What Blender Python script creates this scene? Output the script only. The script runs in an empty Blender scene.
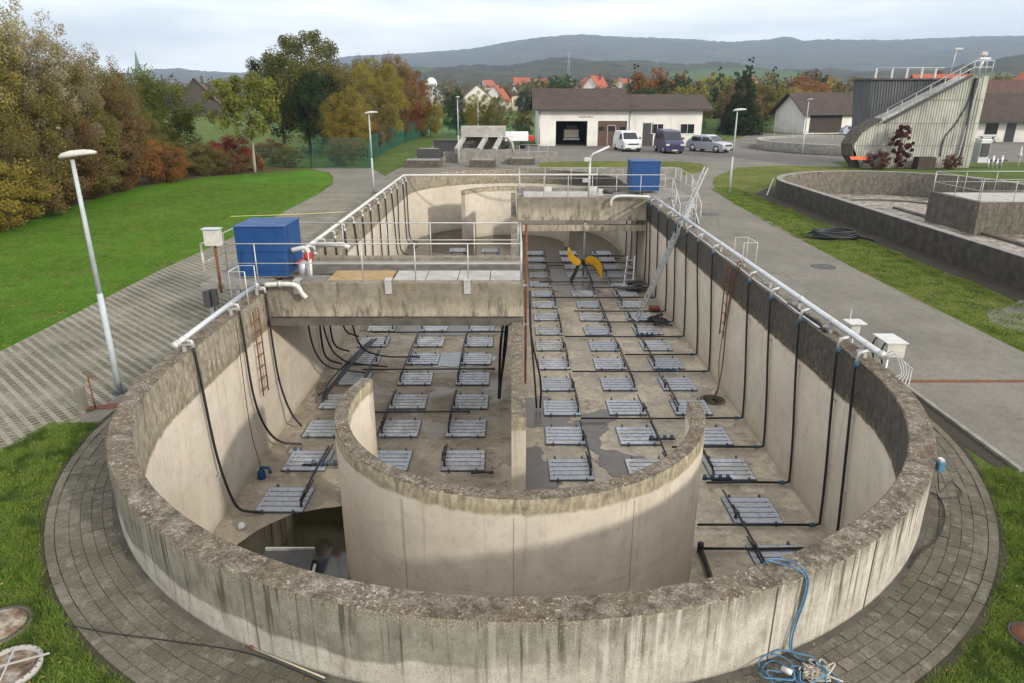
import bpy, math, random
import numpy as np
from mathutils import Vector, Matrix
random.seed(7); rng = np.random.default_rng(7)
R = math.radians; PI = math.pi
C = bpy.context.scene.collection
scn = bpy.context.scene

# ------------------------------------------------------------------ camera, sky, sun, exposure
CH = 5.343
cd = bpy.data.cameras.new('camera'); cam = bpy.data.objects.new('camera', cd); C.objects.link(cam)
cam.location = (0, 0, CH); cam.rotation_euler = (R(90 - 19.434), 0, R(-0.098))
cd.sensor_width = 36; cd.lens = 693.63 / 1024 * 36; cd.clip_start = .05; cd.clip_end = 30000
scn.camera = cam
SUN_AZ, SUN_EL = 50, 24            # degrees to the right of straight behind the camera, above the horizon
w = bpy.data.worlds.new('World'); scn.world = w; w.use_nodes = True
nt = w.node_tree; nt.nodes.clear()
wo = nt.nodes.new('ShaderNodeOutputWorld'); bg = nt.nodes.new('ShaderNodeBackground')
sky = nt.nodes.new('ShaderNodeTexSky'); sky.sky_type = 'NISHITA'; sky.sun_disc = False
sky.sun_elevation = R(SUN_EL); sky.sun_rotation = R(180 - SUN_AZ); sky.dust_density = 2.5; sky.air_density = 1.0; sky.ozone_density = 1.5
tc = nt.nodes.new('ShaderNodeTexCoord'); mp = nt.nodes.new('ShaderNodeMapping'); mp.inputs['Scale'].default_value = (1.2, 1.2, 7.5)
nz = nt.nodes.new('ShaderNodeTexNoise'); nz.inputs['Scale'].default_value = 2.2; nz.inputs['Detail'].default_value = 7; nz.inputs['Roughness'].default_value = .55
rp = nt.nodes.new('ShaderNodeValToRGB'); rp.color_ramp.elements[0].position = .40; rp.color_ramp.elements[0].color = (.52, .52, .52, 1)
rp.color_ramp.elements[1].position = .60; rp.color_ramp.elements[1].color = (.97, .97, .97, 1)
mx = nt.nodes.new('ShaderNodeMix'); mx.data_type = 'RGBA'; mx.inputs[7].default_value = (11.3, 11.2, 11.0, 1)
nt.links.new(tc.outputs['Generated'], mp.inputs[0]); nt.links.new(mp.outputs[0], nz.inputs[0]); nt.links.new(nz.outputs[0], rp.inputs[0])
nt.links.new(rp.outputs[0], mx.inputs[0]); nt.links.new(sky.outputs[0], mx.inputs[6]); nt.links.new(mx.outputs[2], bg.inputs[0])
bg.inputs[1].default_value = 0.112; nt.links.new(bg.outputs[0], wo.inputs[0])
sd = bpy.data.lights.new('sun', 'SUN'); sd.energy = 2.1; sd.angle = R(2.6); sd.color = (1, .93, .82)
so = bpy.data.objects.new('sun', sd); C.objects.link(so)
sv = Vector((math.sin(R(SUN_AZ)) * math.cos(R(SUN_EL)), -math.cos(R(SUN_AZ)) * math.cos(R(SUN_EL)), math.sin(R(SUN_EL))))
so.rotation_euler = sv.to_track_quat('Z', 'Y').to_euler(); so.location = (20, -20, 30)
scn.view_settings.view_transform = 'Standard'; scn.view_settings.look = 'None'; scn.view_settings.gamma = 1
scn.view_settings.exposure = 0.56
scn.cycles.volume_bounces = 0; scn.cycles.max_bounces = 6; scn.cycles.transparent_max_bounces = 8

# ------------------------------------------------------------------ materials
class Mat:
    def __init__(s, name, rough=.85, metal=0, spec=.3):
        s.m = bpy.data.materials.new(name); s.m.use_nodes = True; s.t = s.m.node_tree
        s.b = s.t.nodes['Principled BSDF']; s.b.inputs['Roughness'].default_value = rough
        s.b.inputs['Metallic'].default_value = metal; s.b.inputs['Specular IOR Level'].default_value = spec
        s.g = s.t.nodes.new('ShaderNodeNewGeometry')
    def pos(s, sx=1, sy=1, sz=1, rz=0):
        m = s.t.nodes.new('ShaderNodeMapping'); m.inputs['Scale'].default_value = (sx, sy, sz); m.inputs['Rotation'].default_value = (0, 0, rz)
        s.t.links.new(s.g.outputs['Position'], m.inputs[0]); return m.outputs[0]
    def obj(s, sx=1, sy=1, sz=1):
        c = s.t.nodes.new('ShaderNodeTexCoord'); m = s.t.nodes.new('ShaderNodeMapping'); m.inputs['Scale'].default_value = (sx, sy, sz)
        s.t.links.new(c.outputs['Object'], m.inputs[0]); return m.outputs[0]
    def noise(s, vec, scale, detail=5, rough=.55):
        n = s.t.nodes.new('ShaderNodeTexNoise'); n.inputs['Scale'].default_value = scale; n.inputs['Detail'].default_value = detail
        n.inputs['Roughness'].default_value = rough; s.t.links.new(vec, n.inputs[0]); return n.outputs[0]
    def vor(s, vec, scale, out='Distance', feature='F1'):
        n = s.t.nodes.new('ShaderNodeTexVoronoi'); n.feature = feature; n.inputs['Scale'].default_value = scale; s.t.links.new(vec, n.inputs[0]); return n.outputs[out]
    def ramp(s, v, stops):
        r = s.t.nodes.new('ShaderNodeValToRGB'); e = r.color_ramp.elements
        while len(e) < len(stops): e.new(.5)
        for k, (p, c) in enumerate(stops):
            e[k].position = p; e[k].color = (c, c, c, 1) if isinstance(c, (int, float)) else (*c, 1)
        s.t.links.new(v, r.inputs[0]); return r.outputs[0]
    def val(s, sock, v):
        if isinstance(v, (int, float)): sock.default_value = v
        elif isinstance(v, tuple): sock.default_value = (*v, 1)
        else: s.t.links.new(v, sock)
    def mix(s, f, a, b, mode='MIX'):
        m = s.t.nodes.new('ShaderNodeMix'); m.data_type = 'RGBA'; m.blend_type = mode
        s.val(m.inputs[0], f); s.val(m.inputs[6], a); s.val(m.inputs[7], b); return m.outputs[2]
    def math(s, op, a, b=0, c=0):
        m = s.t.nodes.new('ShaderNodeMath'); m.operation = op
        s.val(m.inputs[0], a); s.val(m.inputs[1], b); s.val(m.inputs[2], c); return m.outputs[0]
    def sep(s, vec):
        m = s.t.nodes.new('ShaderNodeSeparateXYZ'); s.t.links.new(vec, m.inputs[0]); return m.outputs
    def attr(s, name):
        a = s.t.nodes.new('ShaderNodeAttribute'); a.attribute_name = name; return a
    def island(s): return s.g.outputs['Random Per Island']
    def col(s, c): s.val(s.b.inputs['Base Color'], c); return s
    def bump(s, h, strength=.4, dist=.02):
        b = s.t.nodes.new('ShaderNodeBump'); b.inputs['Strength'].default_value = strength; b.inputs['Distance'].default_value = dist
        s.t.links.new(h, b.inputs['Height']); s.t.links.new(b.outputs[0], s.b.inputs['Normal']); return s
    def rough(s, v): s.val(s.b.inputs['Roughness'], v); return s

M = {}
def plain(name, c, rough=.6, metal=0, var=.15, scale=6, spec=.3):
    a = Mat(name, rough, metal, spec); n = a.noise(a.obj(), scale, 5)
    lo = tuple(v * (1 - var) for v in c); hi = tuple(min(1, v * (1 + var)) for v in c)
    a.col(a.ramp(n, [(.3, lo), (.7, hi)])); a.bump(n, .08, .01); M[name] = a.m; return a.m

def m_wall_top():
    a = Mat('mossy_concrete_top', .95); p = a.pos()
    big = a.noise(p, 1.3, 7, .65); med = a.noise(p, 7, 8, .75); fine = a.noise(p, 34, 6, .75)
    c = a.ramp(a.math('MULTIPLY_ADD', med, .65, a.math('MULTIPLY', fine, .35)), [(.38, (.035, .029, .021)), (.46, (.10, .083, .060)), (.54, (.19, .163, .125)), (.64, (.36, .33, .275))])
    c = a.mix(a.ramp(big, [(.46, 0), (.62, .6)]), c, (.13, .088, .055))
    gm = a.noise(a.pos(1, 1, 1, .4), 3.3, 6, .7)
    c = a.mix(a.ramp(gm, [(.56, 0), (.66, .4)]), c, (.12, .118, .065))
    w_ = a.noise(p, 24, 5, .8); wm = a.ramp(a.noise(p, 2.6, 5, .7), [(.44, 0), (.58, 1)])
    c = a.mix(a.math('MULTIPLY', a.ramp(w_, [(.56, 0), (.61, .85)]), wm), c, (.56, .54, .48))
    c = a.mix(a.ramp(fine, [(.36, .7), (.46, 0)]), c, (.045, .038, .03))
    a.col(c); a.bump(a.math('ADD', med, a.math('MULTIPLY', fine, .8)), .9, .03); M['top'] = a.m
m_wall_top()

def m_outer_face():
    a = Mat('streaked_concrete_outside', .9); p = a.pos()
    z = a.sep(p)[2]; x = a.sep(p)[0]
    st = a.noise(a.pos(4, 4, .35), 1.5, 7, .6); st2 = a.noise(a.pos(9, 9, 1.5), 1.6, 7, .7); med = a.noise(p, 4, 8, .7); fine = a.noise(p, 45, 5, .7); low = a.noise(a.pos(1, 1, .3), .8, 4, .5)
    c = a.ramp(med, [(.3, (.25, .225, .18)), (.5, (.36, .335, .285)), (.72, (.46, .435, .375))])
    dk = a.ramp(a.math('MULTIPLY_ADD', st2, .45, a.math('MULTIPLY', med, .55)), [(.35, (.085, .077, .060)), (.5, (.155, .142, .112)), (.65, (.24, .222, .18))])
    # dark growth reaches well down the wall on the left and fades into single runs to the right
    lvl = a.math('ADD', a.ramp(a.math('MULTIPLY_ADD', x, .08, .5), [(0.0, .36), (.36, .34), (.50, .40), (.60, .62), (.9, .78)]), a.math('MULTIPLY', a.math('SUBTRACT', low, .5), .5))
    left = a.ramp(a.math('MULTIPLY_ADD', x, .08, .5), [(.40, 1), (.58, 0)])
    hard = a.ramp(a.math('MULTIPLY_ADD', a.math('SUBTRACT', z, lvl), 14, .5), [(.2, 0), (.8, .9)])
    soft = a.ramp(a.math('MULTIPLY_ADD', a.math('SUBTRACT', a.math('ADD', z, a.math('MULTIPLY', a.math('SUBTRACT', st2, .5), 1.3)), lvl), 1.8, .5), [(.25, 0), (.9, .8)])
    c = a.mix(a.mix(left, soft, hard), c, dk)
    c = a.mix(a.ramp(st2, [(.30, .5), (.42, 0)]), c, (.10, .09, .07))
    c = a.mix(a.ramp(st, [(.30, .5), (.42, 0)]), c, (.12, .11, .085))
    c = a.mix(a.ramp(fine, [(.36, .35), (.5, 0)]), c, (.08, .072, .055))
    edge = a.ramp(a.math('ADD', z, a.math('MULTIPLY', a.math('SUBTRACT', med, .5), .5)), [(.80, 0), (.92, .8)])
    c = a.mix(edge, c, a.ramp(fine, [(.35, (.07, .06, .042)), (.5, (.17, .15, .11)), (.65, (.33, .30, .24))]))
    c = a.mix(a.ramp(z, [(0.01, .8), (.07, 0)]), c, (.06, .065, .04))
    dr = a.noise(a.pos(13, 13, .5), 1.2, 4, .5); dm = a.ramp(a.math('ADD', z, a.math('MULTIPLY', low, .6)), [(.35, 0), (.9, 1)])
    c = a.mix(a.math('MULTIPLY', a.ramp(dr, [(.36, .85), (.44, 0)]), dm), c, (.05, .043, .03))
    c = a.mix(a.math('MULTIPLY', a.ramp(dr, [(.58, 0), (.66, .45)]), a.math('SUBTRACT', 1, left)), c, (.52, .50, .44))
    lich = a.ramp(a.vor(p, 30), [(.12, 1), (.22, 0)]); lm = a.ramp(a.math('MULTIPLY_ADD', a.noise(p, 3, 4), .9, a.math('MULTIPLY', z, .25)), [(.58, 0), (.7, .5)])
    c = a.mix(a.math('MULTIPLY', lich, lm), c, (.55, .53, .46))
    a.col(c); a.bump(a.math('ADD', med, a.math('MULTIPLY', fine, .6)), .6, .02); M['outer'] = a.m
m_outer_face()

def inner(name, top=.02, clean=(.465, .415, .345), grey=(.20, .175, .13), dark=(.075, .066, .048)):
    a = Mat(name, .88); p = a.pos(); z = a.sep(p)[2]
    st = a.noise(a.pos(4, 4, 1.1), 1.4, 7, .7); s2 = a.noise(a.pos(9, 9, 2.6), 1.5, 7, .72); iso = a.noise(p, 7, 8, .75); st2 = a.math('MULTIPLY_ADD', s2, .55, a.math('MULTIPLY', iso, .45)); med = a.noise(p, 2.2, 7, .6); fine = a.noise(p, 50, 4, .6); big = a.noise(p, .55, 5, .6)
    cl = a.mix(a.ramp(med, [(.35, 0), (.7, 1)]), tuple(v * .86 for v in clean), tuple(v * 1.08 for v in clean))
    cl = a.mix(a.ramp(big, [(.5, 0), (.68, .45)]), cl, (clean[0] * .70, clean[1] * .65, clean[2] * .56))
    cl = a.mix(a.ramp(a.noise(a.pos(1.3, 1.3, .8), 1.1, 6, .7), [(.60, 0), (.70, .5)]), cl, (.26, .21, .15))
    yv = a.sep(p)[1]
    jv = a.math('LESS_THAN', a.math('FRACT', a.math('DIVIDE', yv, 2.6)), .005); jh = a.math('LESS_THAN', a.math('ABSOLUTE', a.math('ADD', z, 1.38)), .007)
    cl = a.mix(a.math('MULTIPLY', a.math('MAXIMUM', jv, jh), .35), cl, tuple(v * .45 for v in clean))
    rn = a.noise(a.pos(7, 7, .35), 1.1, 5, .6); rm_ = a.ramp(a.math('MULTIPLY_ADD', z, .36, 1.0), [(.35, 0), (.95, 1)])
    cl = a.mix(a.math('MULTIPLY', a.ramp(rn, [(.58, 0), (.68, .4)]), rm_), cl, (.23, .18, .12))
    cl = a.mix(a.ramp(iso, [(.36, .3), (.46, 0)]), cl, (.22, .18, .13))
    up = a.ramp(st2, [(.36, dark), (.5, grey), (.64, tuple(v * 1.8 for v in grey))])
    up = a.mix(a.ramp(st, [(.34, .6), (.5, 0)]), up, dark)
    if name == 'inner': up = a.mix(a.ramp(a.math('MULTIPLY_ADD', a.sep(p)[0], .08, .5), [(.55, 0), (.85, .9)]), up, a.ramp(st2, [(.38, (.014, .013, .011)), (.62, (.058, .052, .044))]))  # upper band darker to the right: grime plus that wall's shade in the colour
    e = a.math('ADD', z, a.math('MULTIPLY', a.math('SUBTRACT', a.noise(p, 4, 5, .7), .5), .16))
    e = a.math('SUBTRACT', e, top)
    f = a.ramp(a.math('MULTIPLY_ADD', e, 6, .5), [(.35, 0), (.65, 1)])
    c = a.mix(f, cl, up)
    # moss line at the old water edge
    d = a.math('ABSOLUTE', a.math('SUBTRACT', e, .06)); mo = a.math('MULTIPLY', a.ramp(d, [(.02, 1), (.1, 0)]), a.ramp(a.noise(p, 7, 5, .7), [(.45, 0), (.6, .9)]))
    c = a.mix(a.math('MULTIPLY', mo, .9 if name == 'inner' else .5), c, (.12, .10, .04) if name == 'inner' else (.19, .155, .085))
    fl = a.ramp(a.math('MULTIPLY_ADD', z, 1, 2.75), [(.0, .5), (.25, 0)]); c = a.mix(fl, c, (.25, .215, .155))
    a.col(c); a.bump(a.math('ADD', med, a.math('MULTIPLY', fine, .35)), .35, .015); M[name] = a.m
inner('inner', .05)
inner('guide', -.06, grey=(.27, .235, .165), dark=(.10, .086, .058))
inner('stained', -9, grey=(.115, .102, .082), dark=(.045, .040, .032))
def m_bridge():
    a = Mat('bridge_face', .9); p = a.pos(); z = a.sep(p)[2]; m = a.noise(p, 3.0, 8, .72); f = a.noise(p, 26, 6, .75); v = a.noise(a.pos(5, 5, 1.2), 1.4, 6, .65); b_ = a.noise(p, .9, 6, .6)
    c = a.ramp(a.math('MULTIPLY_ADD', m, .6, a.math('MULTIPLY', f, .4)), [(.36, (.13, .112, .082)), (.5, (.225, .20, .155)), (.64, (.33, .30, .24))])
    c = a.mix(a.math('MULTIPLY', a.ramp(z, [(.45, 0), (1.0, .6)]), a.ramp(v, [(.35, 1), (.6, .35)])), c, (.105, .095, .075))
    c = a.mix(a.math('MULTIPLY', a.ramp(a.math('ADD', z, a.math('MULTIPLY', b_, .5)), [(.55, .65), (.95, 0)]), a.ramp(v, [(.42, 0), (.58, 1)])), c, (.43, .38, .285))
    c = a.mix(a.ramp(v, [(.34, .6), (.44, 0)]), c, (.07, .062, .048)); c = a.mix(a.ramp(b_, [(.60, 0), (.70, .4)]), c, (.21, .14, .07))
    a.col(c); a.bump(a.math('ADD', m, f), .4, .015); M['bridge_face'] = a.m
m_bridge()
def m_floor():
    a = Mat('basin_floor', .85); p = a.pos()
    n = a.noise(p, .8, 7, .65); f = a.noise(p, 7, 6, .65); g = a.noise(p, 55, 3)
    c = a.ramp(n, [(.32, (.30, .255, .195)), (.5, (.42, .365, .285)), (.68, (.52, .465, .375))])
    c = a.mix(a.ramp(f, [(.42, .45), (.56, 0)]), c, (.26, .215, .155))
    c = a.mix(a.ramp(a.noise(p, 1.9, 6, .7), [(.58, 0), (.68, .45)]), c, (.13, .105, .07))
    y = a.sep(p)[1]; x = a.sep(p)[0]
    wet = a.ramp(a.math('MULTIPLY_ADD', y, .02, 0), [(.50, 0), (.58, .75)])
    wl = a.math('MULTIPLY', a.ramp(a.math('MULTIPLY_ADD', x, .1, .5), [(.44, .6), (.50, 0)]), 1)
    c = a.mix(a.math('MAXIMUM', wet, wl), c, a.mix(a.ramp(n, [(.4, 0), (.6, 1)]), (.13, .105, .075), (.27, .225, .17)))
    q = a.noise(a.pos(), 1.0, 7, .62); rim = a.ramp(a.math('ABSOLUTE', a.math('SUBTRACT', q, .53)), [(.0, .55), (.012, 0)]); c = a.mix(rim, c, (.11, .085, .055))
    c = a.mix(a.ramp(q, [(.53, 0), (.545, .42)]), c, (.20, .175, .14)); q2 = a.noise(a.pos(), 2.7, 7, .7); c = a.mix(a.ramp(q2, [(.59, 0), (.63, .5)]), c, (.10, .082, .055)); c = a.mix(a.ramp(q2, [(.34, .35), (.40, 0)]), c, (.60, .56, .48))
    a.col(c); a.rough(a.ramp(q, [(.50, .9), (.56, .4)])); a.bump(a.math('ADD', f, a.math('MULTIPLY', g, .3)), .3, .01); M['floor'] = a.m
m_floor()
def m_grass(name, a1, a2, a3, sc=1.0, dry=(.20, .17, .08), dryness=.6):
    a = Mat(name, .95, spec=.1); p = a.pos(sc, sc, sc)
    n = a.noise(p, .25, 7, .65); f = a.noise(p, 6, 6, .7); g = a.noise(p, 40, 4, .7)
    m2 = a.noise(p, 1.6, 6, .7); c = a.ramp(a.math('MULTIPLY_ADD', n, .4, a.math('MULTIPLY_ADD', m2, .3, a.math('MULTIPLY', f, .3))), [(.40, a1), (.5, a2), (.60, a3)])
    c = a.mix(a.ramp(a.noise(p, .9, 6, .7), [(dryness, 0), (dryness + .1, .75)]), c, dry)
    c = a.mix(a.ramp(g, [(.35, .6), (.55, 0)]), c, tuple(v * .45 for v in a1))
    a.col(c); a.bump(a.math('ADD', f, g), .9, .05); M[name] = a.m
m_grass('grass_ground', (.055, .085, .018), (.085, .13, .028), (.13, .17, .045), dryness=.60)
m_grass('lawn', (.045, .115, .006), (.07, .165, .010), (.10, .215, .018), dry=(.15, .15, .05), dryness=.55)
m_grass('strip', (.065, .085, .015), (.12, .145, .024), (.19, .195, .05), dry=(.17, .14, .07), dryness=.52)
m_grass('meadow', (.06, .12, .03), (.08, .15, .04), (.12, .19, .06), sc=.15, dryness=.75)
def m_asphalt(name, c0, k=1):
    a = Mat(name, .95, spec=.15); p = a.pos()
    n = a.noise(p, .35, 7, .65); f = a.noise(p, 3.5, 6, .7); g = a.noise(p, 90, 3, .8)
    c = a.ramp(n, [(.32, tuple(v * .72 for v in c0)), (.52, c0), (.7, tuple(v * 1.25 for v in c0))])
    c = a.mix(a.ramp(f, [(.4, .35), (.55, 0)]), c, tuple(v * .6 for v in c0)); st = a.noise(a.pos(2.2, .25, 1), .6, 6, .7); c = a.mix(a.ramp(st, [(.5, 0), (.68, .4)]), c, tuple(v * 1.25 for v in c0)); sp = a.noise(a.pos(), 1.1, 6, .75); c = a.mix(a.ramp(sp, [(.60, 0), (.66, .45)]), c, tuple(v * .5 for v in c0))
    c = a.mix(a.ramp(g, [(.4, .4), (.5, 0)]), c, tuple(v * .5 for v in c0))
    g2 = a.noise(p, 22, 5, .85); c = a.mix(a.ramp(g2, [(.40, .5), (.5, 0)]), c, tuple(v * .55 for v in c0)); c = a.mix(a.ramp(g2, [(.56, 0), (.66, .4)]), c, tuple(v * 1.6 for v in c0)); c = a.mix(a.ramp(g, [(.58, 0), (.66, .35)]), c, tuple(v * 1.7 for v in c0))
    cr = a.vor(a.pos(.22, .16, 1), 1.0, 'Distance', 'DISTANCE_TO_EDGE')
    c = a.mix(a.math('MULTIPLY', a.ramp(cr, [(.002, .35), (.006, 0)]), a.ramp(n, [(.45, 0), (.55, 1)])), c, tuple(v * .45 for v in c0))
    a.col(c); a.bump(g, .5, .01); M[name] = a.m
m_asphalt('asphalt', (.18, .168, .143)); m_asphalt('yard_asphalt', (.165, .153, .137)); m_asphalt('gravel', (.175, .16, .135)); m_asphalt('plinth', (.19, .175, .145)); m_asphalt('soil', (.055, .047, .037))
m_grass('litter', (.045, .04, .018), (.095, .072, .035), (.15, .115, .055), dry=(.16, .11, .05), dryness=.5)
def m_paver():
    a = Mat('grass_grid_paver', .95, spec=.15); p = a.pos(1, 1, 1, R(43))
    x, y, z = a.sep(p)
    v = a.math('FRACT', a.math('DIVIDE', y, .20)); u = a.math('FRACT', a.math('DIVIDE', x, .125))
    hv = a.math('MULTIPLY', a.math('GREATER_THAN', v, .42), a.math('GREATER_THAN', u, .28))
    n = a.noise(a.pos(), .55, 6, .7); f = a.noise(a.pos(), 12, 5, .7)
    c = a.ramp(a.math('MULTIPLY_ADD', n, .5, a.math('MULTIPLY', f, .5)), [(.35, (.13, .12, .095)), (.5, (.215, .20, .16)), (.65, (.29, .275, .225))])
    s = a.ramp(n, [(.35, (.045, .05, .028)), (.6, (.085, .078, .055))])
    c = a.mix(a.math('MULTIPLY', hv, a.ramp(a.noise(a.pos(), .8, 5, .7), [(.38, .30), (.55, .9)])), c, s)
    a.col(c); a.bump(a.math('ADD', a.math('MULTIPLY', hv, -1), f), .5, .03); M['paver'] = a.m
m_paver()
def m_island(name, cols, rough=.9, sc=30, dark=.5):
    a = Mat(name, rough); n = a.noise(a.pos(), sc, 5, .7); big = a.noise(a.pos(), .7, 5, .6)
    k = len(cols) - 1
    c = a.ramp(a.island(), [(i / k, q) for i, q in enumerate(cols)])
    c = a.mix(a.ramp(n, [(.38, dark), (.56, 0)]), c, tuple(v * .45 for v in cols[0]))
    c = a.mix(a.ramp(big, [(.42, 0), (.6, .55)]), c, (.06, .058, .036)); sp = a.noise(a.pos(), 5, 7, .8); c = a.mix(a.ramp(sp, [(.55, 0), (.63, .5)]), c, (.24, .225, .195)); c = a.mix(a.ramp(sp, [(.38, .5), (.46, 0)]), c, (.05, .046, .036))
    a.col(c); a.bump(n, .6, .01); M[name] = a.m
m_island('blocks', [(.112, .098, .074), (.145, .128, .098), (.178, .158, .124), (.126, .111, .085)], sc=45, dark=.65)
m_asphalt('joint', (.055, .05, .034))
def leafmat(name, cols, tr=.35):
    cols = [tuple(min(1, v * 1.5) for v in q) for q in cols]
    a = Mat(name, .75, spec=.15); t = a.t; c = a.ramp(a.attr('rnd').outputs['Fac'], [(i / (len(cols) - 1), q) for i, q in enumerate(cols)])
    oi = t.nodes.new('ShaderNodeObjectInfo'); hs = t.nodes.new('ShaderNodeHueSaturation'); mr = a.math('MULTIPLY_ADD', oi.outputs['Random'], .035, .482); t.links.new(mr, hs.inputs['Hue'])
    t.links.new(a.math('MULTIPLY_ADD', oi.outputs['Random'], .3, .85), hs.inputs['Value']); t.links.new(c, hs.inputs['Color']); c = hs.outputs[0]
    nn = a.noise(a.pos(), .55, 4, .6); c = a.mix(a.ramp(nn, [(.46, 0), (.62, .38)]), c, (.17, .14, .045)) if name in ('leaf_olive', 'leaf_mid', 'leaf_brown', 'leaf_yellow', 'leaf_green', 'leaf_lime', 'leaf_orange') else c
    c = a.mix(a.ramp(nn, [(.38, .35), (.48, 0)]), c, (.075, .06, .022)) if name != 'blade' else c
    if name == 'blade':
        n1 = a.noise(a.pos(), 2.2, 5, .7); n2 = a.noise(a.pos(), 7, 4, .7)
        c = a.mix(a.ramp(n1, [(.40, .75), (.52, 0)]), c, (.030, .062, .014)); c = a.mix(a.ramp(n2, [(.56, 0), (.66, .6)]), c, (.20, .19, .085)); c = a.mix(a.ramp(n1, [(.58, 0), (.70, .5)]), c, (.15, .125, .06))
    a.col(c); tl = t.nodes.new('ShaderNodeBsdfTranslucent'); t.links.new(c, tl.inputs[0]); ms = t.nodes.new('ShaderNodeMixShader'); ms.inputs[0].default_value = tr
    t.links.new(a.b.outputs[0], ms.inputs[1]); t.links.new(tl.outputs[0], ms.inputs[2]); t.links.new(ms.outputs[0], t.nodes['Material Output'].inputs[0]); M[name] = a.m
leafmat('leaf_green', [(.028, .050, .010), (.055, .085, .014), (.10, .125, .022)])
leafmat('leaf_olive', [(.05, .046, .014), (.095, .083, .022), (.15, .125, .035)])
leafmat('leaf_brown', [(.055, .036, .017), (.11, .068, .028), (.165, .105, .045)])
leafmat('leaf_orange', [(.10, .045, .015), (.17, .075, .02), (.24, .11, .03)])
leafmat('leaf_yellow', [(.10, .088, .014), (.18, .15, .022), (.26, .21, .04)])
leafmat('leaf_red', [(.11, .03, .02), (.20, .045, .03), (.28, .08, .045)])
leafmat('leaf_dark', [(.012, .024, .009), (.022, .04, .014), (.036, .058, .02)])
leafmat('leaf_grey', [(.12, .105, .055), (.20, .175, .10), (.28, .25, .16)])
leafmat('leaf_mid', [(.04, .05, .012), (.07, .075, .018), (.12, .105, .03)])
leafmat('leaf_lime', [(.06, .068, .012), (.11, .115, .018), (.17, .16, .03)])
leafmat('leaf_purple', [(.045, .018, .016), (.085, .03, .026), (.12, .05, .04)])
leafmat('blade', [(.04, .075, .008), (.08, .13, .014), (.12, .17, .028), (.17, .19, .055)])
plain('bark', (.12, .095, .07), .95); plain('pale_bark', (.28, .24, .19), .9)
plain('galv', (.50, .52, .54), .42, .55, .1, 9); plain('lamp_paint', (.36, .40, .42), .5, 0, .14, 5); plain('lamp_head', (.44, .44, .40), .5, 0, .15, 9)
plain('white_steel', (.50, .50, .48), .5, .2, .14, 12); plain('rail', (.42, .42, .41), .5, .3, .15)
def m_blue():
    a = Mat('blue_sheet', .5); n = a.noise(a.pos(), 2.5, 6, .7); v = a.noise(a.pos(6, 6, .6), 1.2, 6, .65)
    c = a.ramp(n, [(.3, (.007, .044, .15)), (.7, (.011, .060, .195))]); c = a.mix(a.ramp(v, [(.54, 0), (.68, .35)]), c, (.055, .085, .14)); c = a.mix(a.ramp(v, [(.33, .4), (.42, 0)]), c, (.006, .028, .085)); a.col(c); a.rough(a.ramp(n, [(.3, .4), (.7, .65)])); M['blue_sheet'] = a.m
m_blue(); plain('blue_plastic', (.035, .085, .14), .6); plain('hose_blue', (.065, .165, .27), .55)
plain('black_rubber', (.013, .014, .016), .5, spec=.4); plain('dark_steel', (.06, .06, .062), .6, .2); plain('rust', (.14, .055, .028), .85, 0, .3, 14)
plain('grate', (.19, .195, .20), .7, .2, .2, 5); plain('conc_light', (.33, .32, .295), .9, 0, .2, 3); plain('conc_grey', (.21, .20, .18), .92, 0, .25, 3)
plain('black_conc', (.040, .036, .031), .95, 0, .45, 3); plain('conc_dark', (.085, .078, .065), .95, 0, .35, 3); plain('wood', (.30, .205, .10), .8, 0, .2, 4); plain('rope', (.42, .37, .29), .9)
plain('white_wall', (.68, .67, .63), .8, 0, .05, .6); plain('grey_wall', (.44, .45, .46), .85, 0, .06, .8); plain('dark_wood', (.055, .043, .035), .85, 0, .25, 4)
plain('plastic_grey', (.46, .45, .41), .6); plain('yellow', (.62, .33, .015), .5, 0, .18, 3); plain('glass', (.012, .014, .017), .12, 0, .1, 2, .7); plain('dark_room', (.02, .018, .016), .9)
plain('white_paint', (.70, .71, .71), .25, 0, .03, 2, .5); plain('navy_paint', (.028, .030, .085), .25, 0, .05, 2, .5); plain('silver_paint', (.40, .42, .47), .28, .3, .03, 2, .5); plain('dark_paint', (.035, .037, .045), .25, 0, .05, 2, .5)
plain('tyre', (.02, .02, .02), .8); plain('door_brown', (.11, .065, .05), .7, 0, .15); plain('fence_green', (.022, .09, .062), .6); plain('red', (.45, .03, .02), .5); plain('red_orange', (.55, .10, .04), .6)
def m_plate():
    a = Mat('membrane_sheet', .5, .1); oi = a.t.nodes.new('ShaderNodeObjectInfo').outputs['Random']; n = a.noise(a.pos(), 1.3, 6, .7); f = a.noise(a.pos(), 9, 6, .7)
    c = a.ramp(oi, [(0, (.33, .355, .39)), (.5, (.43, .455, .50)), (1, (.54, .565, .61))])
    c = a.mix(a.ramp(a.math('ADD', n, a.math('MULTIPLY', a.math('SUBTRACT', oi, .5), .25)), [(.50, 0), (.66, .65)]), c, (.26, .235, .195))
    c = a.mix(a.ramp(f, [(.36, .55), (.5, 0)]), c, (.16, .155, .145)); a.col(c); a.rough(a.ramp(f, [(.3, .75), (.6, .4)])); M['plate_metal'] = a.m
m_plate(); plain('plate_bar', (.10, .115, .14), .6, .2); plain('tape', (.62, .55, .22), .7); plain('copper_spire', (.12, .19, .17), .7)
plain('tile_red', (.32, .085, .045), .85, 0, .2, 1.5); plain('tile_dark', (.10, .058, .045), .9, 0, .2, 1.5); plain('cream_wall', (.55, .50, .38), .85)
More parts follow.
